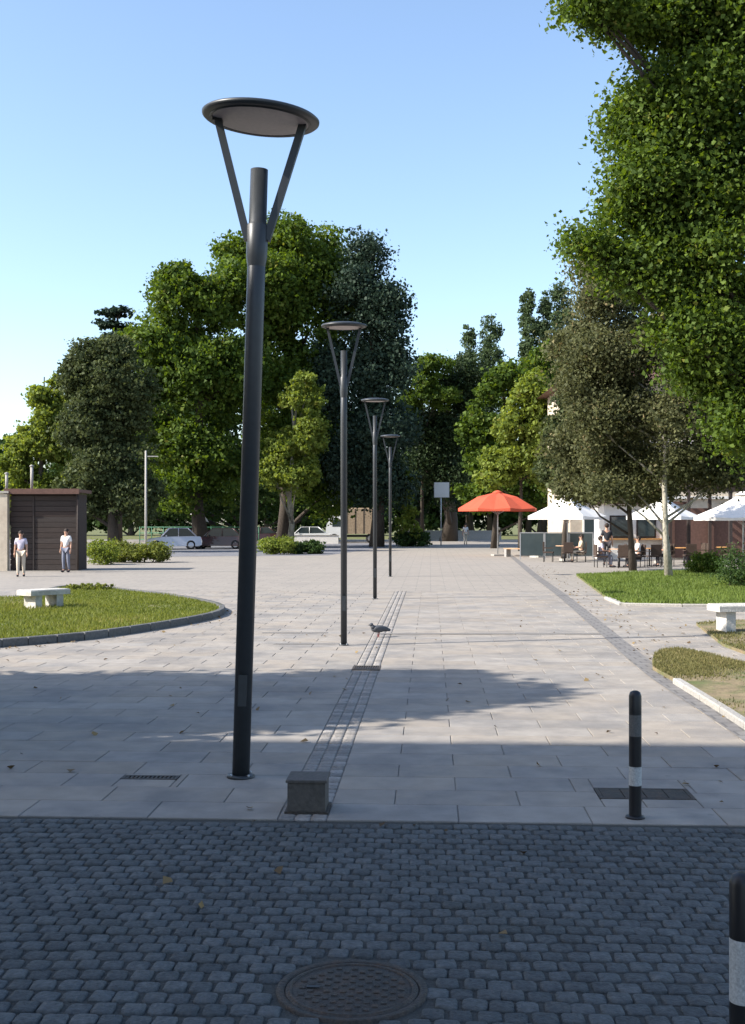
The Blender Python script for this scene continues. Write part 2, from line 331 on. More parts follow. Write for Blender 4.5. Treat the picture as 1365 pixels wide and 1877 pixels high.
def stone_mesh(name, w, l, h, bev, m):
    me = MB().box((0, 0, -h / 2), (w, l, h), bev=bev).mesh(name); me.materials.append(m); return me
def sett_mesh(name, w, l, h, seed, m):
    r = random.Random(seed); n = 12; vs_, fs_ = [], []
    for ri, (k, z) in enumerate(((1, -h), (1, -.006), (.90, -.0005), (.45, .002))):
        for i in range(n):
            a = 2 * math.pi * (i // 3) / 4 + math.pi / 4 + (-.30, 0, .30)[i % 3]; s = (abs(math.cos(a)) ** 6 + abs(math.sin(a)) ** 6) ** (-1 / 6)
            vs_.append((math.cos(a) * s * k * w / 2 + r.uniform(-1, 1) * .002, math.sin(a) * s * k * l / 2 + r.uniform(-1, 1) * .002, z + (r.uniform(-1, 1) * .002 if ri > 1 else 0)))
    for j in range(3):
        for i in range(n): fs_.append((j * n + i, j * n + (i + 1) % n, (j + 1) * n + (i + 1) % n, (j + 1) * n + i))
    fs_.append(tuple(3 * n + i for i in range(n)))
    me = bpy.data.meshes.new(name); me.from_pydata(vs_, [], fs_); me.polygons.foreach_set('use_smooth', [True] * len(fs_)); me.materials.append(m); return me
def seen(p, margin=0.0):
    return p.y > 3.9 and abs(p.x) / p.y < 682.5 / F + margin and HC / p.y < 919 / F + .02
def lay(name, spots, meshes, parent, m, limit=290):
    """spots (world point, yaw, tilt) -> the nearest in view as single stones, the others joined"""
    near = sorted([s for s in spots if seen(s[0], .01)], key=lambda s: s[0].length)[:limit]; ids = {id(s) for s in near}; rr = random.Random(5)
    for s in near:
        o = place(name, rr.choice(meshes), parent, s[0], (s[2], s[3], s[1]))
    rest = [s for s in spots if id(s) not in ids]
    co, fc, rn, b = [], [], [], 0
    data = [([v.co.copy() for v in me.vertices], [tuple(p.vertices) for p in me.polygons]) for me in meshes]
    for s in rest:
        vv, ff = rr.choice(data); T = Matrix.Translation(s[0]) @ Matrix.Rotation(s[1], 4, 'Z') @ Matrix.Rotation(s[2], 4, 'X') @ Matrix.Rotation(s[3], 4, 'Y')
        co += [(T @ v)[:] for v in vv]; fc += [tuple(i + b for i in f) for f in ff]; q = rr.random(); rn += [q] * len(ff); b += len(vv)
    me = bpy.data.meshes.new(name); me.from_pydata(co, [], fc); a = me.attributes.new('rnd', 'FLOAT', 'FACE'); a.data.foreach_set('value', rn)
    me.polygons.foreach_set('use_smooth', [meshes[0].polygons[0].use_smooth] * len(fc)); me.materials.append(m)
    tag(place(name, me, parent), kind='stuff')
rr = random.Random(3)
# covers and gratings let into the paving (u, v, half w, half l)
def uv(px, py): g = G(px, py); return (g.x * math.cos(AX) - g.y * math.sin(AX), g.x * math.sin(AX) + g.y * math.cos(AX))
mh = uv(645, 1812); covers = []
def rect_cover(px, py, w, l): u, v = uv(px, py); covers.append((u, v, w / 2, l / 2)); return u, v
c_slot = rect_cover(275, 1425, .40, .12); c_grate = rect_cover(1180, 1455, .62, .30)
c_patch = rect_cover(672, 1224, .34, .4)
# setts laid in slightly wavering rows
setts = []; v = V0 + 8.0; j = 0; PW = .100
while v < VS - .05:
    u = -4.6 + (PW / 2 if j % 2 else 0)
    while u < 4.6:
        w = v + .012 * math.sin(u * 2.1 + j * .4) + rr.uniform(-.006, .006); x = u + .018 * math.sin(v * 1.7 + u) + rr.uniform(-.006, .006)
        if (x - mh[0]) ** 2 + (w - mh[1]) ** 2 > .315 ** 2 and w < VS - .06:
            setts.append((U(x, w, rr.uniform(-.004, .003)), -AX + rr.uniform(-.06, .06), rr.uniform(-.02, .02), rr.uniform(-.02, .02)))
        u += PW
    v += PW; j += 1
lay('sett', setts, [sett_mesh('sett', .0945 - .005 * (i % 3), .094 - .004 * (i % 2), .05, 10 + i, M['sett']) for i in range(9)], sq, M['sett'])
side = MB()
for a, b_ in ((UL, -4.66), (4.66, UR)): side.add([U(a, V0, -.002), U(b_, V0, -.002), U(b_, VS - .06, -.002), U(a, VS - .06, -.002)], [(0, 1, 2, 3)])
side.add([U(-4.66, V0, -.002), U(4.66, V0, -.002), U(4.66, V0 + 7.9, -.002), U(-4.66, V0 + 7.9, -.002)], [(0, 1, 2, 3)])
sidem = brickmat('distant sett paving', (.065, .073, .077), (.05, .057, .06), (.045, .045, .045), .100, .100, rot=AX)
tag(side.build('cobble_paving', sidem), kind='structure')
# pale slabs in running bond, a narrow strip of small setts along the row of lamps, stones cut round the covers
SW, SL, S0, S1 = .8, .4, -.93, -.63
def cut(r, c):
    a0, a1, b0, b1 = r; c0, c1, d0, d1 = c[0] - c[2], c[0] + c[2], c[1] - c[3], c[1] + c[3]
    if a1 <= c0 or a0 >= c1 or b1 <= d0 or b0 >= d1: return [r]
    o = []
    if a0 < c0: o.append((a0, c0, b0, b1))
    if a1 > c1: o.append((c1, a1, b0, b1))
    m0, m1 = max(a0, c0), min(a1, c1)
    if b0 < d0: o.append((m0, m1, b0, d0))
    if b1 > d1: o.append((m0, m1, d1, b1))
    return o
slabs, cutslabs, v, j = [], [], VS + SL / 2, 0
while v < VE:
    for s_, e0 in ((-1, S0), (1, S1)):
        u = e0; first = j % 2
        while UL < u < UR:
            w = SW / 2 if first else SW; first = 0
            rects = [(min(u, u + s_ * w), max(u, u + s_ * w), v - SL / 2, v + SL / 2)]
            for c in covers: rects = [q for r_ in rects for q in cut(r_, c)]
            if len(rects) == 1 and abs(rects[0][1] - rects[0][0] - SW) < 1e-6:
                slabs.append((U(u + s_ * w / 2, v, rr.uniform(-.0015, .0015)), -AX, rr.uniform(-.004, .004), rr.uniform(-.002, .002)))
            else: cutslabs += [r_ for r_ in rects if r_[1] - r_[0] > .03 and r_[3] - r_[2] > .03]
            u += s_ * w
    v += SL; j += 1
cutslabs = sorted(cutslabs, key=lambda r_: r_[2])
lay('paving_slab', slabs, [stone_mesh('paving_slab', SW - .006, SL - .006, .03, .004, M['slab'])], plaza, M['slab'], 240)
for r_ in cutslabs:
    me = MB().box((0, 0, -.015), (r_[1] - r_[0] - .006, r_[3] - r_[2] - .006, .03), bev=.004).mesh('paving_slab'); me.materials.append(M['slab'])
    place('paving_slab', me, plaza, U((r_[0] + r_[1]) / 2, (r_[2] + r_[3]) / 2, 0), (0, 0, -AX))
strip = []; v = VS + .05
while v < VE:
    for k in range(3):
        u = S0 + .05 + k * .1
        if not any(abs(u - c[0]) < c[2] + .045 and abs(v - c[1]) < c[3] + .045 for c in covers):
            strip.append((U(u, v, rr.uniform(-.003, .001)), -AX + rr.uniform(-.04, .04), rr.uniform(-.02, .02), rr.uniform(-.02, .02)))
    v += .1
lay('small_sett', strip, [sett_mesh('small_sett', .096, .096, .03, 40 + i, M['strip']) for i in range(6)], plaza, M['strip'], limit=290)

# round manhole cover: frame, disc, raised studs
mc = empty('manhole_cover', U(mh[0], mh[1], 0), -AX, 'dark round cast iron manhole cover set in the cobbles at the bottom of the picture', 'manhole cover')
MB().lathe([(.262, -.03), (.262, .0), (.292, .002), (.295, -.03)], n=48).build('frame', M['iron'], mc)
dsc = MB().lathe([(.259, -.03), (.259, -.004), (.254, .0), (.0005, .0)], n=48).build('lid', M['iron'], mc)
st = MB()
for i in range(-7, 8):
    for k in range(-7, 8):
        if i * i + k * k < 46 and (abs(i) + abs(k)) % 2 == 0: st.box((i * .032, k * .032, .002), (.023, .023, .005), bev=.002)
st.lathe([(.232, .0), (.234, .004), (.245, .004), (.247, .0)], n=48)
tag(st.build('stud', M['iron'], mc), kind='stuff')
MB().box((-.15, 0, .0045), (.05, .02, .004)).build('lifting_slot', M['black'], mc)
def grating(name, label, cv, w, l, n, solid=False, nv=0):
    g = empty(name, U(cv[0], cv[1], 0), -AX, label, 'drain cover' if not solid else 'inspection cover')
    f = MB(); t = .025
    f.box((0, -l / 2 + t / 2, -.01), (w, t, .026)).box((0, l / 2 - t / 2, -.01), (w, t, .026)).box((-w / 2 + t / 2, 0, -.01), (t, l - 2 * t, .026)).box((w / 2 - t / 2, 0, -.01), (t, l - 2 * t, .026))
    f.build('frame', M['iron'], g)
    if solid:
        for k in range(n):
            x = -w / 2 + t + (w - 2 * t) * (k + .5) / n
            MB().box((x, 0, -.009), ((w - 2 * t) / n - .006, l - 2 * t - .006, .024), bev=.003).build('plate', M['iron'], g)
    else:
        me = MB().box((0, 0, 0), ((w - 2 * t) / n * .52, l - 2 * t, .02)).mesh('bar'); me.materials.append(M['iron'])
        for k in range(n): place('bar', me, g, (-w / 2 + t + (w - 2 * t) * (k + .5) / n, 0, -.008))
        MB().box((0, 0, -.020), (w - .01, l - .01, .002)).build('pit', M['black'], g)
ub = empty('utility_box', G(561, 1492), -AX, 'small dark grey brown box standing right of the foot of the nearest lamp', 'utility box')
MB().box((0, .125, .095), (.235, .24, .19), bev=.004).build('body', M['box'], ub)
MB().box((0, .125, .2), (.255, .26, .018), bev=.004).build('lid', M['box'], ub)
MB().box((0, .125, .006), (.27, .27, .016)).build('base_plate', M['iron'], ub)
grating('drain_grate', 'narrow dark slotted drain left of the foot of the nearest lamp', c_slot, .40, .12, 12)
grating('drain_grate', 'wide dark rectangular drain cover behind the striped bollard', c_grate, .62, .30, 4, True)
grating('drain_grate', 'dark grating in the strip of small stones beyond the shaded band', c_patch, .34, .4, 10)  # grating added here in place of a plain dark patch of paving

spots(M['slabfar'], 3.2, (.19, .175, .16), .05)
# darker cross bands and right hand gutter of the square
def ribbon(pts, w, z):
    vs_, fs_ = [], []
    for i, p in enumerate(pts):
        t = (pts[min(i + 1, len(pts) - 1)] - pts[max(i - 1, 0)]); t.z = 0; t.normalize(); n = Vector((t.y, -t.x, 0))
        vs_ += [p - n * w / 2 + Vector((0, 0, z)), p + n * w / 2 + Vector((0, 0, z))]
        if i: fs_.append((2 * i - 2, 2 * i - 1, 2 * i + 1, 2 * i))
    return MB().add(vs_, fs_)
def smooth(pts, n=6):
    P_ = [Vector(p) for p in pts]; o = []
    for i in range(len(P_) - 1):
        a, b_, c, d = P_[max(i - 1, 0)], P_[i], P_[i + 1], P_[min(i + 2, len(P_) - 1)]
        for k in range(n):
            t = k / n; o.append(.5 * ((2 * b_) + (-a + c) * t + (2 * a - 5 * b_ + 4 * c - d) * t * t + (-a + 3 * b_ - 3 * c + d) * t ** 3))
    return o + [P_[-1]]
gut = smooth([G(1500, 1440), G(1365, 1341), G(1262, 1275), G(1190, 1226), G(1100, 1150), G(1030, 1092), G(980, 1055), G(950, 1030), G(925, 1010)])
tag(ribbon(gut, .26, .008).build('gutter', brickmat('gutter setts', (.19, .18, .17), (.165, .155, .15), (.11, .105, .10), .2, .2, rot=AX)), kind='structure')
for py, a, b_, w in ((1162, 690, 1100, .16), (1160, 480, 600, .14), (1180, 500, 620, .10)):
    tag(ribbon([G(a, py), G((a + b_) / 2, py), G(b_, py)], w, .006).build('paving_band', M['strip']), kind='structure')
tag(ribbon([G(-250, 1047), G(200, 1047), G(505, 1047)], .35, .006).build('paving_band', M['kerb']), kind='structure')

# asphalt road behind, left
road = MB().add([G(-900, 1030) + Vector((0, 0, .005)), G(600, 1018) + Vector((0, 0, .005)), G(760, 996) + Vector((0, 0, .005)), G(-900, 996) + Vector((0, 0, .005))], [(0, 1, 2, 3)])
tag(road.build('road', M['asphalt']), kind='structure')
# far ground beyond the square
tag(MB().add([(-600, 122, .012), (600, 122, .012), (600, 1200, .012), (-600, 1200, .012)], [(0, 1, 2, 3)]).build('park_ground', M['lawn']), kind='structure')

# ---------------------------------------------------------------- lawns with kerbs and blades
def inside(poly, x, y):
    n = len(poly); c = np.zeros(len(x), bool); j = n - 1
    for i in range(n):
        xi, yi, xj, yj = poly[i][0], poly[i][1], poly[j][0], poly[j][1]
        c ^= ((yi > y) != (yj > y)) & (x < (xj - xi) * (y - yi) / (yj - yi + 1e-12) + xi); j = i
    return c
def lawn(name, pts, h, ground, blades, bh, leaf, seed, kerbm, kerb_range=None, bare=0.0, mound=0.0, kh=.09, kw=.12):
    pts = [Vector((p.x, p.y, 0)) for p in pts]
    L = MB().prism(pts, -.03, h).build(name, ground); tag(L, kind='structure')
    rng = np.random.default_rng(seed); P2 = np.array([[p.x, p.y] for p in pts]); lo, hi = P2.min(0), P2.max(0)
    n = blades * 3; xy = rng.uniform(lo, hi, (n, 2)); ok = inside(P2, xy[:, 0], xy[:, 1])
    patch = np.sin(xy[:, 0] * 1.3 + seed) * np.sin(xy[:, 1] * .8 + seed * 2) + .5 * np.sin(xy[:, 0] * 3.1) * np.sin(xy[:, 1] * 2.7)
    ok &= (patch + rng.normal(0, .35, n)) > (-2 + 3 * bare); xy = xy[ok][:blades]; patch = patch[ok][:blades]; n = len(xy)
    base = np.c_[xy, np.full(n, h)]; ang = rng.uniform(0, 6.28, n); w = bh * .22
    s = np.c_[np.cos(ang), np.sin(ang), np.zeros(n)] * w; hh = bh * rng.uniform(.4, 1.3, n) * (1 + .35 * patch)
    tip = base + np.c_[rng.normal(0, .35, (n, 2)) * hh[:, None], hh]
    V = np.stack([base - s, base + s, tip], 1); me = quads_mesh('grass', V, LF[leaf], np.clip(rng.uniform(0, 1, n) * .7 + .15 + .15 * patch, 0, 1), per=3)
    g = place('grass', me, None); tag(g, 'short green grass blades growing on the lawn', 'grass', kind='stuff')
    if kerbm:
        loop = pts if kerb_range is None else pts[kerb_range[0]:kerb_range[1]]
        acc = []
        for i in range(len(loop) - (0 if kerb_range is None else 1)):
            a, b_ = loop[i], loop[(i + 1) % len(loop)]; acc.append((a, b_))
        for a, b_ in acc:
            l = (b_ - a).length; k = max(1, round(l / .9))
            for q in range(k):
                c = a.lerp(b_, (q + .5) / k); dr = (b_ - a)
                me = MB().box((0, 0, 0), (l / k - .012, kw, kh + .03), bev=.012).mesh('kerbstone'); me.materials.append(kerbm)
                place('kerbstone', me, L, (c.x, c.y, (kh - .03) / 2), (0, 0, math.atan2(dr.y, dr.x)))
    return L
isl = smooth([G(-260, 1200), G(-100, 1193), G(0, 1186), G(150, 1173), G(270, 1156), G(365, 1139), G(404, 1127), G(398, 1115), G(340, 1102), G(250, 1090), G(165, 1081), G(110, 1082), G(55, 1096), G(0, 1101), G(-260, 1104)], 3)
lawn('grass_island', isl, .07, M['lawn'], 60000, .055, 'grass', 4, M['kerb_shaded'], bare=.22, kerb_range=(0, 36), kh=.12)
tag(MB().prism([G(-60, 1116), G(30, 1113), G(62, 1108), G(50, 1100), G(-60, 1102)], .0, .085).build('flower_bed', M['soil']), kind='structure')
rl = [G(1056, 1056), G(1130, 1052), G(1240, 1050), G(1380, 1047), G(1650, 1047), G(1650, 1112), G(1380, 1113), G(1250, 1112), G(1140, 1110), G(1112, 1098)]
lawn('far_lawn', rl, .05, M['lawn'], 60000, .075, 'grassb', 7, M['kerb'], kerb_range=(6, 10), kh=.06)
rl2 = [G(1276, 1146), G(1340, 1140), G(1600, 1136), G(1600, 1215), G(1440, 1214), G(1380, 1205), G(1325, 1185)]
lawn('middle_lawn', rl2, .04, M['soil'], 14000, .04, 'grassdry', 9, None, bare=.62)
rl3 = smooth([G(1196, 1229), G(1200, 1205), G(1240, 1194), G(1300, 1206), G(1380, 1226), G(1480, 1240), G(1600, 1260), G(1620, 1420), G(1480, 1420), G(1372, 1338), G(1290, 1285), G(1240, 1254)], 2)
lawn('near_lawn', rl3, .05, M['soil'], 26000, .03, 'grassdry', 12, M['kerb'], kerb_range=(16, 23), bare=.72, kh=.07, kw=.09)

# fallen leaves and crumbs of soil on the paving
_r = np.random.default_rng(77); ctr = []
for q in gut[:-8]: ctr += [(q.x + .1 + abs(_r.normal(0, .5)), q.y + _r.normal(0, .5)) for _ in range(9)]
ctr += [(_r.uniform(-6, 6), _r.uniform(4.2, 22)) for _ in range(150)] + [(isl[i % 30].x + _r.normal(.1, .2), isl[i % 30].y + _r.normal(-.2, .2)) for i in range(160)]
ctr = np.array([(x, y, .012) for x, y in ctr]); V_ = leaf_quads(_r, ctr, np.tile([0., 0., 3.], (len(ctr), 1)), .055)
tag(place('fallen_leaves', quads_mesh('fallen_leaves', V_, LF['dry'], _r.uniform(0, 1, len(ctr))), None), 'small dry leaves scattered on the paving', 'fallen leaves', kind='stuff')

# ---------------------------------------------------------------- street lamps
def make_lamp(label, loc, H=4.72, lean=0.0, rz=0.0, disc_tilt=0.0, r=.046, hs_=.80):
    o = empty('street_lamp', loc, rz, label, 'street lamp', 'street lamps in a row down the square'); o.rotation_euler = (0, lean, rz)
    g_ = r / .062
    MB().tube([(0, 0, 0), (0, 0, 3.3), (0, 0, H - .40)], [r, r * 1.04, r], 20).build('pole', M['lamp'], o)
    MB().lathe([(r * 1.02, 0), (r * 1.6, .0), (r * 1.6, .014), (r * 1.15, .02), (r * 1.02, .02)], n=20).build('base_plate', M['lamp'], o)
    for k in range(4):
        MB().tube([(math.cos(.78 + k * 1.571) * r * 1.38, math.sin(.78 + k * 1.571) * r * 1.38, .012), (math.cos(.78 + k * 1.571) * r * 1.38, math.sin(.78 + k * 1.571) * r * 1.38, .03)], .008, 6).build('bolt', M['steel'], o)
    MB().box((0, -r * .96, .62), (.06, .02, .22)).build('access_door', M['lamp'], o)
    MB().lathe([(r, H - 1.10), (r * 1.2, H - 1.02), (r * 1.26, H - .80), (r, H - .78)], n=20).build('collar', M['lamp'], o)
    for s in (-1, 1):
        a, b_ = Vector((s * (r + .004), 0, H - .90)), Vector((s * .30 * hs_, 0, H - .065)); d = b_ - a; ang = math.atan2(d.x, d.z)
        arm = MB(); arm.box((a + b_) / 2, (.052 * g_, .06 * g_, d.length), M=Matrix.Rotation(ang, 4, 'Y')); arm.build('arm', M['lamp'], o)
        MB().box((s * .305 * hs_, 0, H - .052), (.07, .07, .03)).build('arm_bracket', M['lamp'], o)
    hd = empty('lamp_head', (0, 0, H - .03)); hd.parent = o; hd.rotation_euler = (R(3.0), disc_tilt, 0); hd.scale = (hs_, hs_, 1)
    MB().lathe([(.355, -.026), (.40, -.024), (.414, -.012), (.416, .002), (.40, .014), (.30, .034), (.15, .046), (.0005, .05)], n=56).build('shade', M['lamp'], hd)
    MB().lathe([(.34, -.026), (.30, -.034), (.20, -.040), (.0005, -.042)], n=48).build('lens', M['lens'], hd)
    MB().lathe([(.34, -.028), (.357, -.036), (.36, -.024)], n=48).build('rim', M['lamp'], hd)
    return o
make_lamp('nearest and tallest street lamp, black pole with a flat disc head on a V bracket', G(441, 1424), 4.70, R(1.75), 0, R(2.6), .062, 1.0)
make_lamp('second street lamp in the row, behind the nearest one, standing in sun', G(630, 1183))
make_lamp('third street lamp in the row, between the second lamp and the young tree', G(687, 1098))
make_lamp('farthest street lamp of the row, just left of the young tree', G(715, 1057))

# bollards
def bollard(label, loc, h, bands):
    o = empty('bollard', loc, 0, label, 'bollard', 'striped bollards at the edge of the cobbles'); r = .038; z = 0
    for m_, z1 in bands:
        pr = [(r, z), (r, z1)] if z1 < h else [(r, z), (r, h - .03), (r * .8, h - .008), (r * .4, h), (.0005, h)]
        MB().lathe(pr, n=24).build('band' if 'band' in m_ else 'post', M[m_], o); z = z1
    MB().lathe([(r * 1.02, 0), (r * 1.55, .001), (r * 1.5, .012), (r * 1.02, .016)], n=24).build('foot', M['black'], o)
bollard('striped bollard with two pale bands beside the wide drain cover', G(1164, 1499), .775, [('black', .20), ('white_band', .315), ('black', .50), ('grey_band', .63), ('black', .775)])
b2 = P(1361, 1600, 3360 / F * 0 + 1.025 * F / 642)
bollard('striped bollard with one broad white band, cut by the right edge of the picture', (b2.x, b2.y, 0), .775, [('black', .40), ('white_band', .585), ('black', .775)])

# pigeon
pg = empty('pigeon', G(693, 1168), R(-70), 'small dark pigeon on the sunlit paving between the lamps', 'bird')
b = MB(); b.ball((0, 0, .13), (.06, .125, .06)).ball((0, -.115, .20), (.028, .034, .03)).tube([(0, -.08, .15), (0, -.11, .19)], [.045, .026], 8).tube([(0, .09, .13), (0, .20, .105)], [.045, .02], 8); b.build('body', M['pigeon'], pg)
for s in (-1, 1):
    MB().ball((s * .048, .03, .14), (.016, .115, .042)).build('wing', M['pigeon'], pg); MB().tube([(s * .025, .01, .08), (s * .025, 0, 0)], .006, 5).build('leg', M['lampred'], pg)
MB().tube([(0, -.145, .198), (0, -.175, .19)], [.008, .002], 5).build('beak', M['dark'], pg)

# ---------------------------------------------------------------- benches, posts, sign
def stone_bench(label, loc, rz, w=1.5):
    o = empty('stone_bench', loc, rz, label, 'bench', 'white stone benches')
    MB().box((0, 0, .40), (w, .48, .11), bev=.02).build('seat', M['stone'], o)
    for s in (-1, 1): MB().box((s * (w / 2 - .22), 0, .1725), (.16, .38, .345)).build('leg', M['stone'], o)
stone_bench('white stone bench at the right edge of the picture beside the path', G(1392, 1160) + Vector((0, 0, .02)), R(8), 1.6)
stone_bench('low white stone bench on the left grass island', G(80, 1121), R(52), .95)
sg = empty('sign_post', G(808, 1000), 0, 'white square sign on a tall grey post at the far end of the square', 'sign')
zt = 1.8 + (958 - 884) / F * 90; MB().tube([(0, 0, 0), (0, 0, zt)], .05, 8).build('post', M['steel'], sg); MB().box((.05, -.08, zt - .6), (1.15, .05, 1.15)).build('sign_panel', M['white'], sg); MB().box((.05, -.05, zt - .6), (1.2, .02, 1.2)).build('frame', M['steel'], sg)
wp = empty('tall_pole', Vector((P(267, 0, 60).x, 60, 0)), 0, 'tall thin pale pole standing behind the left hedge', 'pole')
zt = 1.8 + (958 - 826) / F * 60; MB().tube([(0, 0, 0), (0, 0, zt * .5), (0, 0, zt)], [.07, .06, .05], 10).build('pole', M['kerb'], wp); MB().box((.35, 0, zt - .3), (.6, .05, .05)).build('arm', M['kerb'], wp); MB().lathe([(.10, 0), (.2, .0), (.2, .05), (.10, .06)], n=12).build('base_plate', M['steel'], wp)

# ---------------------------------------------------------------- hedges and small plants
def hedge(label, px0, px1, top, bottom, depth, leaf, seed, cat='hedge', n=9000, dd=1.6):
    a, b_ = G(px0, bottom), G(px1, bottom); d = a.y; w = b_.x - a.x; h = (bottom - top) * d / F; k = max(2, round(w / (h * .9)))
    o = empty('hedge' if cat == 'hedge' else 'shrub', ((a.x + b_.x) / 2, d + dd / 2, 0), 0, label, cat)
    lb = [((-w / 2 + w * (i + .5) / k, 0, h * .47), (w / k * .75, dd * .5, h * .5 * random.Random(seed + i).uniform(.85, 1.1))) for i in range(k)]
    place('foliage', crown_mesh('foliage', lb, n, .07 * d / 40, LF[leaf], seed, clump=h * .12, shell=(.5, 1.0)), o)
    st = MB()
    for i in range(k * 2): st.tube([(-w / 2 + w * (i + .5) / k / 2, 0, -.02), (-w / 2 + w * (i + .5) / k / 2 + .1, .1, h * .7)], [.03, .015], 5)
    tag(st.build('stem', M['bark'], o), kind='stuff')
    return o
hedge('light green shrubs right beside the brown kiosk', 158, 200, 988, 1036, 0, 'light', 1, 'shrub', 4000)
hedge('clipped dark hedge in front of the tall pale pole', 196, 300, 992, 1032, 0, 'grass', 2)
hedge('sunlit left half of the small hedge in paler leaves, beside the nearest lamp pole', 478, 532, 983, 1017, 0, 'light', 3, 'shrub', 5000)  # same hedge as the next line, sunlight put into paler leaves
hedge('shaded right half of the small hedge in darker leaves, left of the second lamp pole', 530, 586, 990, 1016, 0, 'dark', 4, 'hedge', 5000)  # right half of that hedge, its shade put into darker leaves
hedge('small dark hedge to the right of the young tree', 728, 784, 974, 1002, 0, 'dark', 5, 'hedge', 5000)
hedge('dark green shrub at the right edge behind the lawn', 1340, 1420, 1008, 1082, 0, 'dark', 6, 'shrub', 6000, 1.2)
hedge('green shrub on the lawn near the cafe building', 1278, 1325, 1012, 1056, 0, 'plane', 7, 'shrub', 5000, 1.2)
hedge('low bushy plant at the back of the grass island', 118, 195, 1070, 1088, 0, 'grass', 8, 'shrub', 3000, .8)

# ---------------------------------------------------------------- trees in view (lobes: x, y, half width, half height, distance offset)
# left, in front
tree('plane_tree', 'tallest tree in the middle, rounded bright green crown behind the nearest lamp pole', G(520, 1000), LB(88, (545, 470, 85, 85), (480, 560, 90, 110, -2), (575, 590, 85, 130), (450, 480, 50, 55, 1), (500, 720, 95, 130), (610, 540, 45, 75, 1), (560, 830, 80, 115), (600, 900, 60, 70)), 85000, .29, 'plane', .5, seed=21, branches=False)
tree('plane_tree', 'broad green tree left of the tallest one, half hidden by the nearest lamp pole', G(370, 1004), LB(82, (345, 570, 75, 75), (290, 650, 62, 90, -1), (255, 720, 40, 60, -1), (400, 560, 65, 85), (350, 730, 100, 120), (420, 700, 70, 110), (310, 820, 75, 90), (400, 860, 75, 90), (325, 520, 40, 35), (340, 900, 60, 60)), 80000, .28, 'plane', .5, seed=22, branches=False)
tree('conifer', 'dark blue green conifer on the right side of the middle tree mass', G(690, 1002), LB(86, (675, 480, 34, 60), (660, 560, 60, 75), (710, 600, 40, 80), (690, 690, 62, 90), (640, 720, 60, 120, 1), (700, 800, 60, 90), (650, 870, 60, 85), (700, 900, 50, 60)), 68000, .24, 'conifer', .45, seed=23, branches=False, clump=.5)
tree('grey_green_tree', 'drooping grey green tree just right of the brown kiosk', G(210, 1012), LB(70, (175, 700, 55, 75), (225, 720, 55, 100), (170, 800, 55, 80), (240, 830, 55, 100), (190, 890, 62, 80), (250, 920, 50, 60), (205, 650, 40, 35), (140, 720, 36, 60), (150, 920, 50, 50)), 66000, .20, 'grey', .35, seed=24, branches=False)
tree('cedar', 'flat topped dark cedar tip showing above the left trees', G(215, 995), LB(102, (214, 572, 38, 8), (205, 594, 30, 8), (228, 600, 30, 9), (215, 622, 44, 12), (210, 660, 55, 18), (215, 720, 60, 40), (215, 800, 60, 60)), 13000, .34, 'conifer', .35, seed=25, flat=1.5, branches=False, shell=(.1, 1))
tree('deciduous_tree', 'small pale green tree at the far left above the kiosk roof', G(70, 1008), LB(76, (85, 740, 30, 45), (60, 830, 45, 55), (110, 800, 48, 70), (30, 860, 35, 40), (125, 900, 40, 60), (60, 920, 60, 50), (105, 700, 15, 15)), 34000, .22, 'light', .25, seed=26, branches=False)
tree('young_tree', 'lighter green young tree with a pale thin trunk between the first two lamps', G(531, 1003), LB(80, (555, 740, 38, 45), (520, 830, 38, 50), (570, 810, 36, 55), (545, 880, 40, 45), (500, 870, 25, 35), (560, 700, 18, 20)), 22000, .21, 'light', .22, 'barkp', seed=27, branches=False)
tree('shade_tree', 'dark tree between the broad tree and the young one, low behind the lamp', G(455, 990), LB(112, (455, 760, 90, 120), (340, 800, 90, 110), (240, 800, 80, 100), (400, 900, 80, 75), (490, 910, 70, 70), (310, 915, 80, 60), (580, 900, 70, 80), (650, 900, 60, 80), (600, 780, 70, 90), (160, 860, 60, 80), (220, 930, 60, 50)), 60000, .38, 'dark', .4, seed=28, branches=False)
# right of the lamps
tree('umbrella_pine', 'umbrella pine behind the farthest lamps, its shaded side in darker needles', G(822, 992), LB(106, (855, 702, 50, 46), (825, 740, 50, 40), (770, 785, 60, 36), (820, 810, 55, 50), (780, 860, 50, 50), (830, 890, 45, 50)), 36000, .24, 'pinedark', .7, seed=29, branches=False, clump=.7)  # shade on the pine's right side is put into the needle colour
tree('deciduous_tree', 'sunlit left side of the umbrella pine, made as a separate brighter crown', G(775, 992), LB(103, (795, 680, 36, 34), (765, 715, 34, 44), (800, 728, 40, 30), (745, 745, 25, 35)), 16000, .24, 'plane', .2, seed=45, branches=False)  # extra crown for the pine's lit side, sunlight put into brighter leaves
tree('conifer', 'very dark narrow conifer behind the white sign', G(765, 990), LB(118, (780, 830, 30, 70), (765, 900, 35, 70), (820, 880, 34, 90), (850, 860, 30, 110)), 26000, .3, 'pinedark', .4, seed=30, branches=False)
for i, (px, t, w, lab) in enumerate(((858, 612, 17, 'short distant poplar just left of the paler one'), (898, 592, 28, 'pale rounded distant poplar above the umbrella pine'), (968, 540, 17, 'slender dark distant poplar, leftmost of the tall group'), (996, 552, 16, 'slender dark distant poplar, middle of the tall group'), (1030, 534, 30, 'broad distant poplar, rightmost of the tall group'))):
    tree('poplar', lab, G(px, 982), LB(150, *[(px + random.Random(i * 9 + k).uniform(-3, 3), t + 22 + k * 44, w * (.62 if k == 0 else 1), 40) for k in range(7)]), 20000, .28, 'poplar', .35, seed=31 + i, branches=False, group='distant poplars')
tree('deciduous_tree', 'bright green tree standing right behind the red parasol', G(955, 1010), LB(72, (955, 790, 45, 60), (930, 850, 40, 45), (985, 740, 45, 60), (900, 880, 30, 25), (990, 850, 45, 60)), 32000, .23, 'light', .15, seed=41, branches=False)
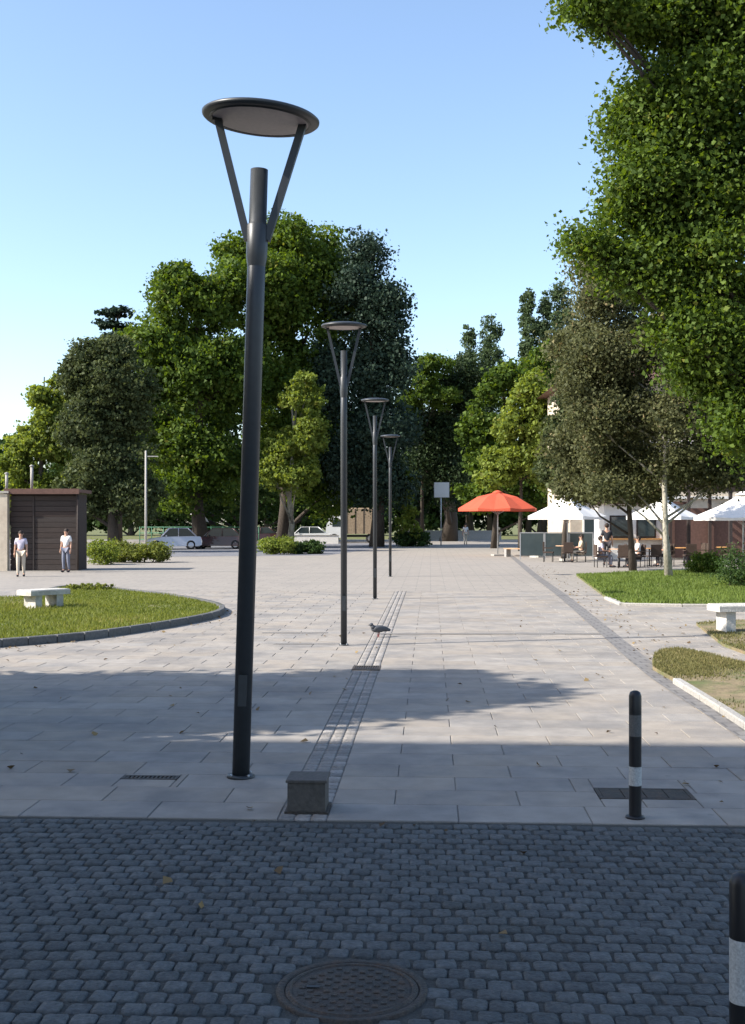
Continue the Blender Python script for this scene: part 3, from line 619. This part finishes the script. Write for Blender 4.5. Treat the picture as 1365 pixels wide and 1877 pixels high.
tree('deciduous_tree', 'green tree between the umbrella pine and the bright tree', G(905, 1005), LB(80, (920, 720, 44, 44), (890, 910, 50, 45), (960, 900, 60, 50), (1030, 900, 60, 50), (880, 800, 40, 60), (960, 700, 45, 40), (1010, 690, 45, 60), (1020, 780, 50, 80), (900, 860, 45, 50)), 36000, .28, 'plane', .2, seed=42, branches=False)
tree('deciduous_tree', 'small bushy tree growing behind the first white parasol', G(1035, 1025), LB(56, (1040, 800, 40, 55), (1075, 860, 42, 50), (1020, 870, 35, 45), (1060, 740, 40, 60), (1075, 690, 30, 40), (1100, 800, 35, 60)), 36000, .17, 'grey', .15, seed=43, branches=False)
# young stake tree in the lamp row
tree('young_tree', 'very slim young tree growing in the row of lamps', G(745, 1000), LB(86, (747, 880, 11, 24), (744, 915, 17, 22), (752, 945, 20, 20), (738, 965, 18, 20), (760, 975, 14, 16)), 3500, .22, 'light', .09, seed=44, branches=False, limbs=False)
# far dark tree line closing the view
for i in range(15):
    px = -260 + i * 125; q = random.Random(80 + i)
    lab = ['far background tree %s' % s for s in ('beyond the left edge', 'behind the kiosk, outside left', 'behind the brown kiosk', 'behind the small pale tree', 'behind the clipped hedge', 'behind the silver car', 'behind the nearest lamp pole', 'behind the delivery truck', 'behind the second and third lamps', 'behind the white sign', 'behind the red parasol', 'behind the cafe parasols', 'behind the cafe building', 'past the cafe building at right', 'beyond the right edge')][i]
    tree('background_tree', lab, G(px, 982), LB(160, (px - 30, 890 + q.uniform(-25, 15), 48, 75), (px + 30, 880 + q.uniform(-25, 15), 48, 85), (px, 915, 80, 55), (px - 38, 950, 46, 34), (px + 38, 952, 46, 34)), 15000, .6, 'dark', .4, seed=60 + i, branches=False, group='far background trees')

# right: olive brown tree, then the large plane nearest to us
tree('olive_brown_tree', 'olive brown leaved tree with a thin pale trunk on the right lawn', G(1226, 1060), LB(38, (1110, 560, 60, 65), (1180, 520, 70, 80, 1), (1130, 660, 80, 80), (1230, 640, 85, 95), (1160, 760, 90, 75), (1270, 780, 85, 90, -1), (1090, 780, 50, 60), (1095, 505, 44, 50, 1), (1075, 700, 45, 60), (1300, 620, 60, 70), (1210, 860, 75, 45), (1330, 720, 70, 110, 1), (1340, 840, 70, 60), (1300, 880, 60, 36), (1120, 900, 46, 26), (1120, 860, 50, 50, 1)), 135000, .105, 'olive', .11, 'barkp', seed=51, clump=.30, per=30)
tree('olive_brown_tree', 'slender dark tree behind the pale trunked one, right of the white parasol', G(1160, 1046), LB(42.5, (1060, 640, 40, 60), (1080, 720, 55, 60), (1140, 800, 60, 60), (1090, 880, 45, 45), (1060, 830, 42, 50), (1065, 900, 36, 30), (1180, 900, 50, 35)), 50000, .13, 'olive', .12, seed=52, clump=.32)
tree('plane_tree', 'very large green plane tree hanging in from the upper right', (9.4, 23, 0), LB(23, (1085, 25, 58, 46, -1), (1225, 50, 100, 110), (1280, 30, 120, 120), (1185, 265, 80, 95), (1260, 220, 110, 120), (1165, 370, 70, 70), (1080, 455, 44, 34), (1230, 380, 100, 110), (1350, 350, 120, 150), (1300, 520, 120, 110), (1390, 650, 110, 130, 1), (1180, 500, 60, 60), (1420, 100, 140, 160), (1500, 400, 160, 200), (1480, 700, 120, 120), (1330, 680, 70, 90), (1400, 800, 90, 90), (1280, 620, 80, 90), (1250, -90, 170, 110), (1480, -120, 160, 140)), 300000, .10, 'plane', .28, 'bark', seed=53, clump=.27, per=30, top=(8.6, 23.5, 15))

# trees and building outside the frame on the left: they throw the shade across the foreground
def cyl_tree(label, x, y, lobes, n, seed, name='cypress', leaf='dark'):
    tree(name, label, (x, y, 0), [((x + a, y + b_, z), (r1, r1, r2)) for a, b_, z, r1, r2 in lobes], n, .16, leaf, .16, seed=seed, clump=.25, shell=(.2, 1.0), branches=False)
cyl_tree('dense pointed tree standing left of the picture', -7.3, 10.0, [(-.2, -.9, 1.2, 1.5, 1.2), (0, 0, 1.5, 1.8, 1.5), (0, .1, 3.0, 1.6, 1.6), (0, .0, 4.4, 1.3, 1.5), (0, .1, 5.6, .9, 1.2), (0, .1, 6.3, .5, .6)], 120000, 71)
cyl_tree('second dense tree standing left of the picture, farther back', -8.6, 10.9, [(0, 0, 1.5, 1.5, 1.5), (0, 0, 3.2, 1.4, 1.6), (0, -.1, 4.8, 1.1, 1.5), (0, -.1, 6.2, .7, 1.2), (0, 0, 7.0, .35, .5)], 80000, 72)
bl = empty('apartment_building', U(-10, -8.6), -AX, 'plain plastered building standing left of the picture and shading the foreground', 'building')
BW, BL_, BH = 17.0, 24.0, 15.0
MB().box((-BW / 2, 0, BH / 2), (BW, BL_, BH)).build('wall', M['plaster'], bl)
MB().box((-BW / 2, 0, BH + .1), (BW + .3, BL_ + .3, .2)).build('roof', M['roof'], bl)
for f in range(4):
    for k in range(7):
        y = -10.2 + k * 3.4; z = 1.9 + f * 3.5
        fr = MB().box((.03, y, z), (.08, 1.3, 1.7)).build('window', M['white'], bl); MB().box((.075, y, z), (.02, 1.14, 1.54)).build('pane', M['glass'], fr)

# ---------------------------------------------------------------- brown kiosk, left
kd = D(1046); kx0, kx1 = (17 - CX) * kd / F, (141 - CX) * kd / F; kh = 151 * kd / F
ks = empty('kiosk', ((kx0 + kx1) / 2, kd, 0), 0, 'dark brown boarded kiosk with flat roof at the left edge', 'kiosk'); kw = kx1 - kx0
MB().box((0, .85, kh / 2 - .1), (kw - .1, 1.6, kh - .2)).build('wall', M['wood'], ks)
bm_ = MB().box((0, 0, 0), (kw * .62, .035, .185), bev=.01).mesh('board'); bm_.materials.append(M['wood'])
bm2 = MB().box((0, 0, 0), (kw * .34, .035, .185), bev=.01).mesh('board'); bm2.materials.append(M['wood'])
for k in range(14):
    z = .12 + k * .2
    place('board', bm_, ks, (kw * .17, .025, z)); place('board', bm2, ks, (-kw * .32, .025, z))
MB().box((-kw * .145, .01, kh / 2 - .15), (.06, .07, kh - .3)).build('post', M['wood'], ks)
MB().box((kw / 2 - .02, .02, kh / 2 - .15), (.07, .07, kh - .3)).build('post', M['wood'], ks)
MB().box((0, .75, kh - .1), (kw + .25, 1.9, .12)).build('roof', M['roof'], ks); MB().box((0, -.23, kh - .12), (kw + .27, .04, .2)).build('fascia', M['roof'], ks)
MB().tube([(kw / 2 + .05, -.08, .05), (kw / 2 + .05, -.08, kh - .2)], .04, 8).build('downpipe', M['wood'], ks)
pl = empty('plastered_wall', ((-12 - CX) * kd / F, kd - .1, 0), 0, 'pale plastered end wall beside the brown kiosk at the left edge', 'wall'); MB().box((-.9, 0, 1.45), (2.98, .3, 2.9)).build('panel', M['plaster'], pl); MB().box((-.9, 0, 2.94), (3.1, .4, .08)).build('coping', M['kerb'], pl)
for px, t, lab in ((12, 866, 'pale pipe on the kiosk roof, leftmost'), (58, 852, 'taller pale pipe on the kiosk roof')):
    c = P(px, 900, kd + 1.2); hh = (897 - t) * kd / F; o = empty('roof_vent', (c.x, kd + 1.2, kh - .04), 0, lab, 'vent pipe', 'pipes on the kiosk roof'); MB().tube([(0, 0, 0), (0, 0, hh)], .055, 12).build('pipe', M['kerb'], o); MB().lathe([(.09, hh), (.09, hh + .02), (.0005, hh + .07)], n=12).build('cap', M['kerb'], o)

# ---------------------------------------------------------------- cafe: building, pergola, parasols
bd = 62.0; bx0, bx1 = (1045 - CX) * bd / F, (1560 - CX) * bd / F; bw = bx1 - bx0; bh_ = HC + (958 - 700) * bd / F
cb = empty('cafe_building', ((bx0 + bx1) / 2, bd, 0), 0, 'beige two storey cafe building half hidden by the trees on the right', 'building')
MB().box((0, 4, bh_ / 2), (bw, 8, bh_)).build('wall', M['plaster'], cb)
rf = MB().add([(-bw / 2 - .6, -.6, bh_), (bw / 2 + .6, -.6, bh_), (bw / 2 + .6, 8.6, bh_), (-bw / 2 - .6, 8.6, bh_), (-bw / 2 + 2, 4, bh_ + 2), (bw / 2 - 2, 4, bh_ + 2)], [(0, 1, 5, 4), (1, 2, 5), (2, 3, 4, 5), (3, 0, 4), (3, 2, 1, 0)]).build('roof', M['roof'], cb)
for f in range(3):
    for k in range(7):
        x = -bw / 2 + 1.3 + k * (bw - 2.6) / 6; z = 1.6 + f * 3.0
        if z > bh_ - 1: continue
        w_ = MB().box((x, -.03, z), (1.25, .1, 1.5)).build('window', M['white'], cb); MB().box((x - .3, -.09, z), (.5, .02, 1.3)).build('pane', M['glass'], w_); MB().box((x + .3, -.09, z), (.5, .02, 1.3)).build('pane', M['glass'], w_)
    if f: MB().box((0, -.08, f * 3.0 + .15), (bw, .16, .14)).build('cornice', M['plasterw'], cb)
# brown pergola right
pd = 52.0; pg0 = (1262 - CX) * pd / F; pg_ = empty('pergola', (pg0, pd, 0), 0, 'dark brown timber pergola beside the right hand white parasol', 'pergola')
pz = HC + (958 - 890) * pd / F
for i in range(4):
    for y in (0, 3.2): MB().box((i * 1.9, y, pz / 2 - .1), (.14, .14, pz - .2)).build('post', M['wood'], pg_)
for y in (0, 3.2): MB().box((2.85, y, pz - .1), (6.4, .12, .2)).build('beam', M['wood'], pg_)
for i in range(12): MB().box((-.2 + i * .55, 1.6, pz + .08), (.09, 4.0, .15)).build('rafter', M['wood'], pg_)
MB().box((2.85, 3.4, 1.3), (6.2, .1, 2.4)).build('back_panel', M['roof'], pg_)
ww = empty('cafe_kiosk', (P(1180, 0, 56).x, 56, 0), 0, 'white cafe counter building under the trees behind the tables', 'kiosk')
MB().box((0, 1.2, 1.35), (3.9, 2.4, 2.7)).build('wall', M['plasterw'], ww); MB().box((0, 1.1, 2.76), (4.3, 2.9, .12)).build('roof', M['roof'], ww)
for x in (-1.2, .1, 1.35):
    f_ = MB().box((x, -.02, 1.6), (.95, .06, 1.1)).build('window', M['wood'], ww); MB().box((x, -.06, 1.6), (.8, .02, .95)).build('pane', M['glass'], f_)
MB().box((0, -.2, 1.0), (3.9, .4, .06)).build('counter', M['woodw'], ww)

def parasol(label, px, d, peak, eave, half, m_, group=None, sides=8, valance=.16):
    o = empty('parasol', (P(px, 0, d).x, d, 0), R(11), label, 'parasol', group)
    zt, ze, r = HC + (958 - peak) * d / F, HC + (958 - eave) * d / F, half * d / F
    vs_, fs_ = [], []
    n = sides; rings = [(0.06, zt), (r * .5, ze + (zt - ze) * (.72 if sides == 8 else .45)), (r, ze), (r * 1.0, ze - valance)]
    for rad, z in rings:
        for k in range(n * 2):
            a = math.pi * k / n; rr_ = rad * (1 if k % 2 == 0 else math.cos(math.pi / n) * .995); zz = z - (0 if k % 2 == 0 else (.06 if rad > .1 and z >= ze else 0)); vs_.append((rr_ * math.cos(a), rr_ * math.sin(a), zz))
    N_ = n * 2
    for j in range(3):
        for k in range(N_): fs_.append((j * N_ + k, j * N_ + (k + 1) % N_, (j + 1) * N_ + (k + 1) % N_, (j + 1) * N_ + k))
    MB().add(vs_, fs_).build('canopy', M[m_], o)
    MB().lathe([(.0005, zt + .1), (.12, zt + .08), (.3, zt - .02), (.3, zt - .05)], n=12).build('cap', M[m_], o)
    MB().tube([(0, 0, 0), (0, 0, zt + .05)], .035, 10).build('pole', M['steel'], o)
    for k in range(n):
        a = 2 * math.pi * k / n; MB().tube([(0, 0, zt - .1), (r * .97 * math.cos(a), r * .97 * math.sin(a), ze - .04)], .013, 5).build('rib', M['steel'], o)
        MB().tube([(0, 0, ze - .35), (r * .5 * math.cos(a), r * .5 * math.sin(a), ze + (zt - ze) * .42 - .06)], .011, 5).build('strut', M['steel'], o)
    MB().box((0, 0, .05), (.6, .6, .1), bev=.02).build('base', M['kerb'], o)
    return o
parasol('wide low orange red parasol beside the first white one', 912, 62, 902, 932, 75, 'red')
parasol('large white parasol right of the red ones', 1040, 54, 908, 946, 76, 'canvas', 'white cafe parasols', 4)
parasol('white parasol behind the pale trunk in front of the counter building', 1215, 51, 912, 946, 72, 'canvas', 'white cafe parasols', 4)
parasol('large white parasol at the right edge in front of the pergola', 1362, 46, 905, 947, 98, 'canvas', 'white cafe parasols', 4)

# glass wind screens
for i, px in enumerate((975, 1020, 1065)):
    o = empty('glass_screen', (P(px, 0, 56.5).x, 56.5, 0), 0, ['leftmost', 'middle', 'rightmost'][i] + ' dark teal glass wind screen under the first white parasol', 'wind screen', 'glass wind screens')
    MB().box((0, 0, .72), (1.1, .03, 1.1)).build('pane', M['teal'], o)
    MB().box((0, 0, 1.30), (1.2, .05, .05)).build('rail', M['steel'], o)
    for s in (-1, 1): MB().box((s * .58, 0, .65), (.05, .05, 1.3)).build('post', M['steel'], o)
# tables and chairs
def make_table():
    o = empty('cafe_table', (0, 0, 0), 0, 'x', 'table', 'cafe tables'); MB().lathe([(.42, .72), (.43, .735), (.42, .75), (.0005, .75)], n=20).build('table_top', M['woodw'], o); MB().tube([(0, 0, .03), (0, 0, .72)], .03, 8).build('leg', M['black'], o); MB().lathe([(.25, 0), (.25, .02), (.04, .04)], n=16).build('base', M['black'], o); return o
def make_chair():
    o = empty('cafe_chair', (0, 0, 0), 0, 'x', 'chair', 'wicker cafe chairs'); MB().box((0, 0, .44), (.46, .46, .06), bev=.015).build('seat', M['wicker'], o)
    MB().box((0, .22, .7), (.44, .04, .44), bev=.01).build('backrest', M['wicker'], o)
    for s in (-1, 1):
        for y in (-.19, .2): MB().tube([(s * .2, y, 0), (s * .2, y, .42)], .016, 6).build('leg', M['black'], o)
        MB().box((s * .22, 0, .64), (.04, .42, .035)).build('armrest', M['wicker'], o)
    return o
T0, Ch0 = make_table(), make_chair(); first_t, first_c = True, True
tabs = [(1035, 1030, 'cafe table under the white parasol by the screens'), (1135, 1040, 'cafe table before the white counter building, leftmost'), (1190, 1038, 'cafe table behind the pale trunk'), (1255, 1036, 'cafe table right of the pale trunk'), (1330, 1034, 'cafe table under the right hand white parasol')]
for i, (px, py, lab) in enumerate(tabs):
    t = T0 if i == 0 else copy_tree(T0); t.location = G(px, py); t['label'] = lab
k = 0
for i, (px, py, lab) in enumerate(tabs):
    for s, dy in ((-1, 0), (1, 0), (0, -.75)):
        c = Ch0 if k == 0 else copy_tree(Ch0); g = G(px, py); c.location = g + Vector((s * .75, dy, 0)); c.rotation_euler = (0, 0, {-1: R(90), 1: R(-90), 0: R(180)}[s] + R((k * 37) % 30 - 15))
        c['label'] = 'wicker chair ' + {-1: 'left of', 1: 'right of', 0: 'in front of'}[s] + ' the ' + lab; k += 1
# wooden bench with pale block, end of the lawn
wb = empty('bench', G(958, 1021), R(-35), 'warm wooden bench with pale stone end beside the gutter near the cafe', 'bench')
for i in range(4): MB().box((-.2, -.2 + i * .13, .43), (1.6, .11, .04)).build('slat', M['woodw'], wb)
MB().box((-.9, 0, .2), (.12, .5, .4)).build('leg', M['kerb'], wb); MB().box((.85, -.1, .25), (.5, .6, .5), bev=.03).build('end_block', M['stone'], wb)

# ---------------------------------------------------------------- vehicles
def wheel(o, x, y, r, w):
    wl = empty('wheel', (x, y, r)); wl.parent = o; MX = Matrix.Rotation(R(90), 4, 'X')
    MB().lathe([(r * .6, -w / 2), (r * .93, -w / 2), (r, -w / 2 + .03), (r, w / 2 - .03), (r * .93, w / 2), (r * .6, w / 2)], n=20, M=MX).build('tyre', M['rubber'], wl)
    MB().lathe([(r * .6, -w / 2 + .02), (r * .2, -w / 2 + .01), (.0005, -w / 2 + .02)], n=16, M=MX).lathe([(.0005, w / 2 - .02), (r * .2, w / 2 - .01), (r * .6, w / 2 - .02)], n=16, M=MX).build('rim', M['rim'], wl)
def car(label, loc, rz, paint, L=4.2, W=1.72, H=1.42, group='parked cars'):
    o = empty('parked_car', loc, rz, label, 'car', group); hw = W / 2
    low = [(-L / 2, .35), (-L / 2 + .02, .62), (-L / 2 + .2, .72), (-L * .2, .86), (L * .36, .9), (L / 2 - .1, .86), (L / 2, .6), (L / 2 - .02, .3), (L * .42, .22), (-L * .44, .22)]
    def ext(pr, w0, w1):
        n = len(pr); vs_ = [(x, -(w0 if z < .75 else w1), z) for x, z in pr] + [(x, (w0 if z < .75 else w1), z) for x, z in pr]
        return vs_, [tuple(range(n)), tuple(range(n, 2 * n))[::-1]] + [(i, n + i, n + (i + 1) % n, (i + 1) % n) for i in range(n)]
    MB().add(*ext(low, hw, hw - .06)).build('body', M[paint], o)
    cab = [(-L * .22, .85), (-L * .08, H - .02), (L * .02, H), (L * .25, H - .02), (L * .40, .89)]
    MB().add(*ext(cab, hw - .14, hw - .14)).build('cabin', M['glass'], o)
    rf_ = MB(); rf_.box((L * .09, 0, H), (L * .34, W - .34, .04), bev=.015)
    for s in (-1, 1):
        rf_.tube([(-L * .22, s * (hw - .12), .86), (-L * .08, s * (hw - .15), H)], .03, 5).tube([(L * .40, s * (hw - .12), .88), (L * .25, s * (hw - .15), H)], .04, 5).tube([(L * .08, s * (hw - .12), .88), (L * .08, s * (hw - .13), H)], .03, 5)
    rf_.build('roof', M[paint], o)
    for s in (-1, 1):
        for x in (-L * .31, L * .30): wheel(o, x, s * (hw - .1), .31, .2)
        MB().ball((-L / 2 + .06, s * (hw - .25), .62), (.06, .16, .07)).build('headlight', M['lampclear'], o); MB().box((L / 2 - .03, s * (hw - .2), .72), (.05, .22, .12)).build('tail_light', M['lampred'], o)
        MB().box((-L * .14, s * (hw + .06), .92), (.1, .16, .11)).build('mirror', M[paint], o)
    MB().box((-L / 2 - .01, 0, .4), (.06, W - .1, .14)).build('bumper', M['black'], o); return o
car('silver lilac parked car to the right of the tall pale pole', G(318, 1007), R(12), 'silver', 3.7)
car('maroon parked car left of the nearest lamp pole', G(402, 1006), R(-4), 'maroon')
car('dark red car just behind the nearest lamp pole, next to the paler hedge half', G(470, 997), R(5), 'maroon', 4.2)
car('white parked car behind the paler hedge half', G(560, 996), R(2), 'cwhite', 4.4)
# small lorry
tr_ = empty('delivery_truck', G(648, 995), R(0), 'small lorry with white cab and brown cargo box behind the second lamp', 'truck')
d = D(995); s_ = d / F
cabp = [(-2.45, .45), (-2.45, 1.15), (-2.25, 2.2), (-2.05, 2.4), (-.85, 2.4), (-.85, .45)]
n = len(cabp); MB().add([(x, -.95, z) for x, z in cabp] + [(x, .95, z) for x, z in cabp], [tuple(range(n)), tuple(range(n, 2 * n))[::-1]] + [(i, n + i, n + (i + 1) % n, (i + 1) % n) for i in range(n)]).build('cab', M['cwhite'], tr_)
MB().box((-1.45, -.955, 1.75), (.85, .02, .6)).build('window', M['glass'], tr_); MB().box((-2.35, 0, 1.75), (.04, 1.6, .75), M=Matrix.Rotation(R(11), 4, 'Y')).build('windscreen', M['glass'], tr_)
for s in (-1, 1): MB().box((-2.46, s * .7, .85), (.05, .26, .16)).build('headlight', M['lampclear'], tr_)
MB().box((.85, 0, .62), (3.3, .9, .2)).build('chassis', M['black'], tr_)
cg = MB().box((.9, 0, 1.95), (3.2, 2.1, 2.3), bev=.06).build('cargo_box', M['tarp'], tr_)
for i in range(5): MB().box((-.6 + i * .75, -1.06, 1.93), (.06, .03, 2.2)).build('rib', M['wood'], tr_)
for x in (-1.7, 1.5):
    for s in (-1, 1): wheel(tr_, x, s * .82, .42, .28)
# green rail and white parasol by the cars
fn = empty('green_railing', G(360, 1001), 0, 'low green metal railing behind the parked cars on the left', 'railing')
for z in (.5, 1.0, 1.45): MB().tube([(-4.6, 0, z), (4.6, 0, z)], .03, 6).build('rail', M['green'], fn)
for i in range(11): MB().tube([(-4.6 + i * .92, 0, 0), (-4.6 + i * .92, 0, 1.5)], .035, 6).build('post', M['green'], fn)
fn.location = P(365, 0, 88.5) * 1; fn.location.z = 0
wpz = empty('market_umbrella', (P(361, 0, 84).x, 84, 0), 0, 'small pale tilted umbrella above the silver car', 'parasol')
MB().tube([(0, 0, 0), (0, 0, 1.5), (.25, 0, 2.3)], .03, 8).build('pole', M['steel'], wpz)
MB().lathe([(.75, -.18), (.5, .0), (.2, .12), (.0005, .16)], c=(.25, 0, 2.3), n=10, M=Matrix.Rotation(R(24), 4, 'Y')).build('canopy', M['canvas'], wpz)
MB().box((0, 0, .05), (.5, .5, .1)).build('base', M['kerb'], wpz)

# low pale wall and bollard posts at the far end
lw = empty('low_wall', G(545, 1000), 0, 'low pale wall along the road behind the paler hedge half', 'wall'); MB().box((0, .2, .35), (6.0, .3, .7)).build('panel', M['plasterw'], lw); MB().box((0, .2, .73), (6.1, .38, .06)).build('coping', M['kerb'], lw)
lw.location.y = 97
fw = empty('low_wall', (P(830, 0, 119).x, 119, 0), 0, 'low grey wall at the far end of the square under the white sign', 'wall'); MB().box((0, 0, .45), (10, .3, .9)).build('panel', M['kerb'], fw); MB().box((0, 0, .94), (10.1, .4, .08)).build('coping', M['stone'], fw)

# ---------------------------------------------------------------- people
dg_ = None
def skin_mesh(verts, edges, rad, root=0, sub=1):
    me = bpy.data.meshes.new('tmp'); me.from_pydata(verts, edges, []); o = bpy.data.objects.new('tmp', me); C.objects.link(o)
    md = o.modifiers.new('s', 'SKIN'); md.use_smooth_shade = True
    if not me.skin_vertices:
        with bpy.context.temp_override(object=o, active_object=o): bpy.ops.mesh.customdata_skin_add()
    for i, r in enumerate(rad): me.skin_vertices[0].data[i].radius = (r, r) if not isinstance(r, tuple) else r
    me.skin_vertices[0].data[root].use_root = True
    ss = o.modifiers.new('u', 'SUBSURF'); ss.levels = ss.render_levels = sub
    dg = bpy.context.evaluated_depsgraph_get(); e = o.evaluated_get(dg); m2 = bpy.data.meshes.new_from_object(e)
    v = [tuple(q.co) for q in m2.vertices]; f = [tuple(p.vertices) for p in m2.polygons]; bpy.data.objects.remove(o); bpy.data.meshes.remove(me); return v, f
def person(label, loc, rz, h, top, legs, seated=False, hair=True, walk=0.0, skirt=False, group=None):
    o = empty('person', loc, rz, label, 'person', group); k = h / 1.70; dz = -.46 if seated else 0
    J = {}
    def j(n, x, y, z, r): J[n] = (Vector((x, y, z + dz)) * k if not n.startswith('!') else Vector((x, y, z)) * k, r * k)
    j('pel', 0, 0, .95, .12); j('sp', 0, 0, 1.12, .105); j('ch', 0, .0, 1.31, .125); j('nk', 0, .005, 1.46, .052); j('jaw', 0, -.01, 1.535, .062); j('hd', 0, .0, 1.62, .088); j('ht', 0, .0, 1.675, .058)
    for s, q in ((-1, 'l'), (1, 'r')):
        sw = walk * s
        j('sh' + q, s * .165, 0, 1.40, .058)
        if seated: j('el' + q, s * .23, -.06, 1.16, .042); j('wr' + q, s * .16, -.30, 1.12, .028)
        else: j('el' + q, s * .215, .02 - sw * .3, 1.12, .042); j('wr' + q, s * .235, -.04 - sw * .7, .89, .028)
        j('hp' + q, s * .09, 0, .90, .088)
        if seated: j('kn' + q, s * .11, -.42, .93, .058); j('an' + q, s * .11, -.40, .55, .038); j('to' + q, s * .12, -.55, .49, .035)
        else: j('kn' + q, s * .095, -.03 + sw * .5, .50, .058); j('an' + q, s * .095, .02 + sw, .09, .038); j('to' + q, s * .11, -.13 + sw, .035, .034)
    E = [('pel', 'sp'), ('sp', 'ch'), ('ch', 'nk'), ('nk', 'jaw'), ('jaw', 'hd'), ('hd', 'ht')]
    for q in 'lr': E += [('ch', 'sh' + q), ('sh' + q, 'el' + q), ('el' + q, 'wr' + q), ('pel', 'hp' + q), ('hp' + q, 'kn' + q), ('kn' + q, 'an' + q), ('an' + q, 'to' + q)]
    def grow(names, edges, extra, over=None):
        nm = list(names); ix = {n_: i for i, n_ in enumerate(nm)}; pos = [tuple((over or {}).get(n_, J[n_][0])) for n_ in nm]; rd = [J[n_][1] + extra * k for n_ in nm]
        return skin_mesh(pos, [(ix[a], ix[b_]) for a, b_ in edges if a in ix and b_ in ix], rd)
    body = MB(); v_, f_ = grow(J.keys(), E, 0); body.add(v_, f_, True)
    hd = J['hd'][0]; body.ball(hd + Vector((0, -.092, -.02)) * k, (.012 * k, .018 * k, .022 * k), 8)
    for s in (-1, 1): body.ball(hd + Vector((s * .086, .005, -.01)) * k, (.012 * k, .02 * k, .03 * k), 8)
    for q, s in (('l', -1), ('r', 1)):
        w, e = J['wr' + q][0], J['el' + q][0]; d = (w - e).normalized(); sd_ = Vector((0, 1, 0)) if not seated else Vector((1, 0, 0)); sd_ = (sd_ - d * sd_.dot(d)).normalized()
        body.tube([w - d * .02 * k, w + d * .04 * k, w + d * .085 * k], [.026 * k, .033 * k, .028 * k], 8)
        for i, ln in enumerate((.07, .085, .08, .06)):
            a = w + d * .08 * k + sd_ * (i - 1.5) * .018 * k; cu = Vector((-s, 0, 0)) * .02 * k if not seated else Vector((0, 0, -.02 * k)); body.tube([a, a + d * ln * .5 * k, a + d * ln * k + cu], [.009 * k, .0085 * k, .006 * k], 5)
        a = w + d * .03 * k - sd_ * .028 * k; body.tube([a, a + (d * .6 - sd_) * .03 * k, a + (d * 1.2 - sd_) * .045 * k], [.010 * k, .010 * k, .007 * k], 5)
    body.build('body', M['skin'], o)
    # eyes and mouth
    for s in (-1, 1): MB().ball(hd + Vector((s * .032, -.082, .012)) * k, .010 * k, 6).build('eye', M['hair'], o)
    MB().ball(hd + Vector((0, -.076, -.065)) * k, (.022 * k, .01 * k, .006 * k), 6).build('mouth', M['lampred'], o)
    # clothes
    ov = {'el' + q: J['sh' + q][0].lerp(J['el' + q][0], .75) for q in 'lr'}
    v_, f_ = grow(['pel', 'sp', 'ch', 'shl', 'shr', 'ell', 'elr'], E, .016, ov); MB().add(v_, f_, True).build('shirt', M[top], o)
    v_, f_ = grow(['pel', 'hpl', 'hpr', 'knl', 'knr', 'anl', 'anr'], E, .012); MB().add(v_, f_, True).build('skirt' if skirt else 'trousers', M[legs], o)
    for q in 'lr':
        a, t_ = J['an' + q][0], J['to' + q][0]; MB().ball((a + t_) / 2 + Vector((0, -.0, -.015)) * k, (.05 * k, .13 * k, .045 * k), 10).build('shoe', M['dark'], o)
    if hair:
        MB().ball(hd + Vector((0, .022, .025)) * k, (.098 * k, .098 * k, .105 * k), 12).build('hair', M['hair'], o)
    return o
person('person in lilac top and pale trousers walking before the kiosk, leftmost', G(38, 1057), R(10), 1.50, 'shirtl', 'beige', walk=.10)
person('person in a white shirt and grey trousers standing before the kiosk, left of the hedge', G(121, 1049), R(-15), 1.55, 'shirtw', 'jeans', walk=.04)
person('distant person in pale clothes left of the red parasol', G(853, 998), R(0), 1.68, 'shirtw', 'beige', walk=.12)
person('distant person in a cream shirt beneath the red parasol', G(911, 1001), R(160), 1.7, 'shirty', 'beige', walk=.12)
person('standing person in black by the white counter building', G(1112, 1036), R(180), 1.74, 'shirtb', 'dark')
def sit(px, py, s, lab, top, legs):
    g = G(px, py); person(lab, g + Vector((s * .75, -.75 if s == 0 else 0, 0)), {-1: R(90), 1: R(-90), 0: R(180)}[s], 1.68, top, legs, seated=True)
sit(1135, 1040, -1, 'seated person in a lilac shirt at the table before the white counter building', 'shirtl', 'jeans')
sit(1135, 1040, 1, 'seated person in a white shirt on the right side of the leftmost cafe table', 'shirtw', 'dark')
sit(1190, 1038, 1, 'seated person in a cream shirt at the table behind the pale trunk', 'shirty', 'dark')
sit(1035, 1030, 1, 'seated person in cream at the table under the large white parasol', 'shirty', 'beige')
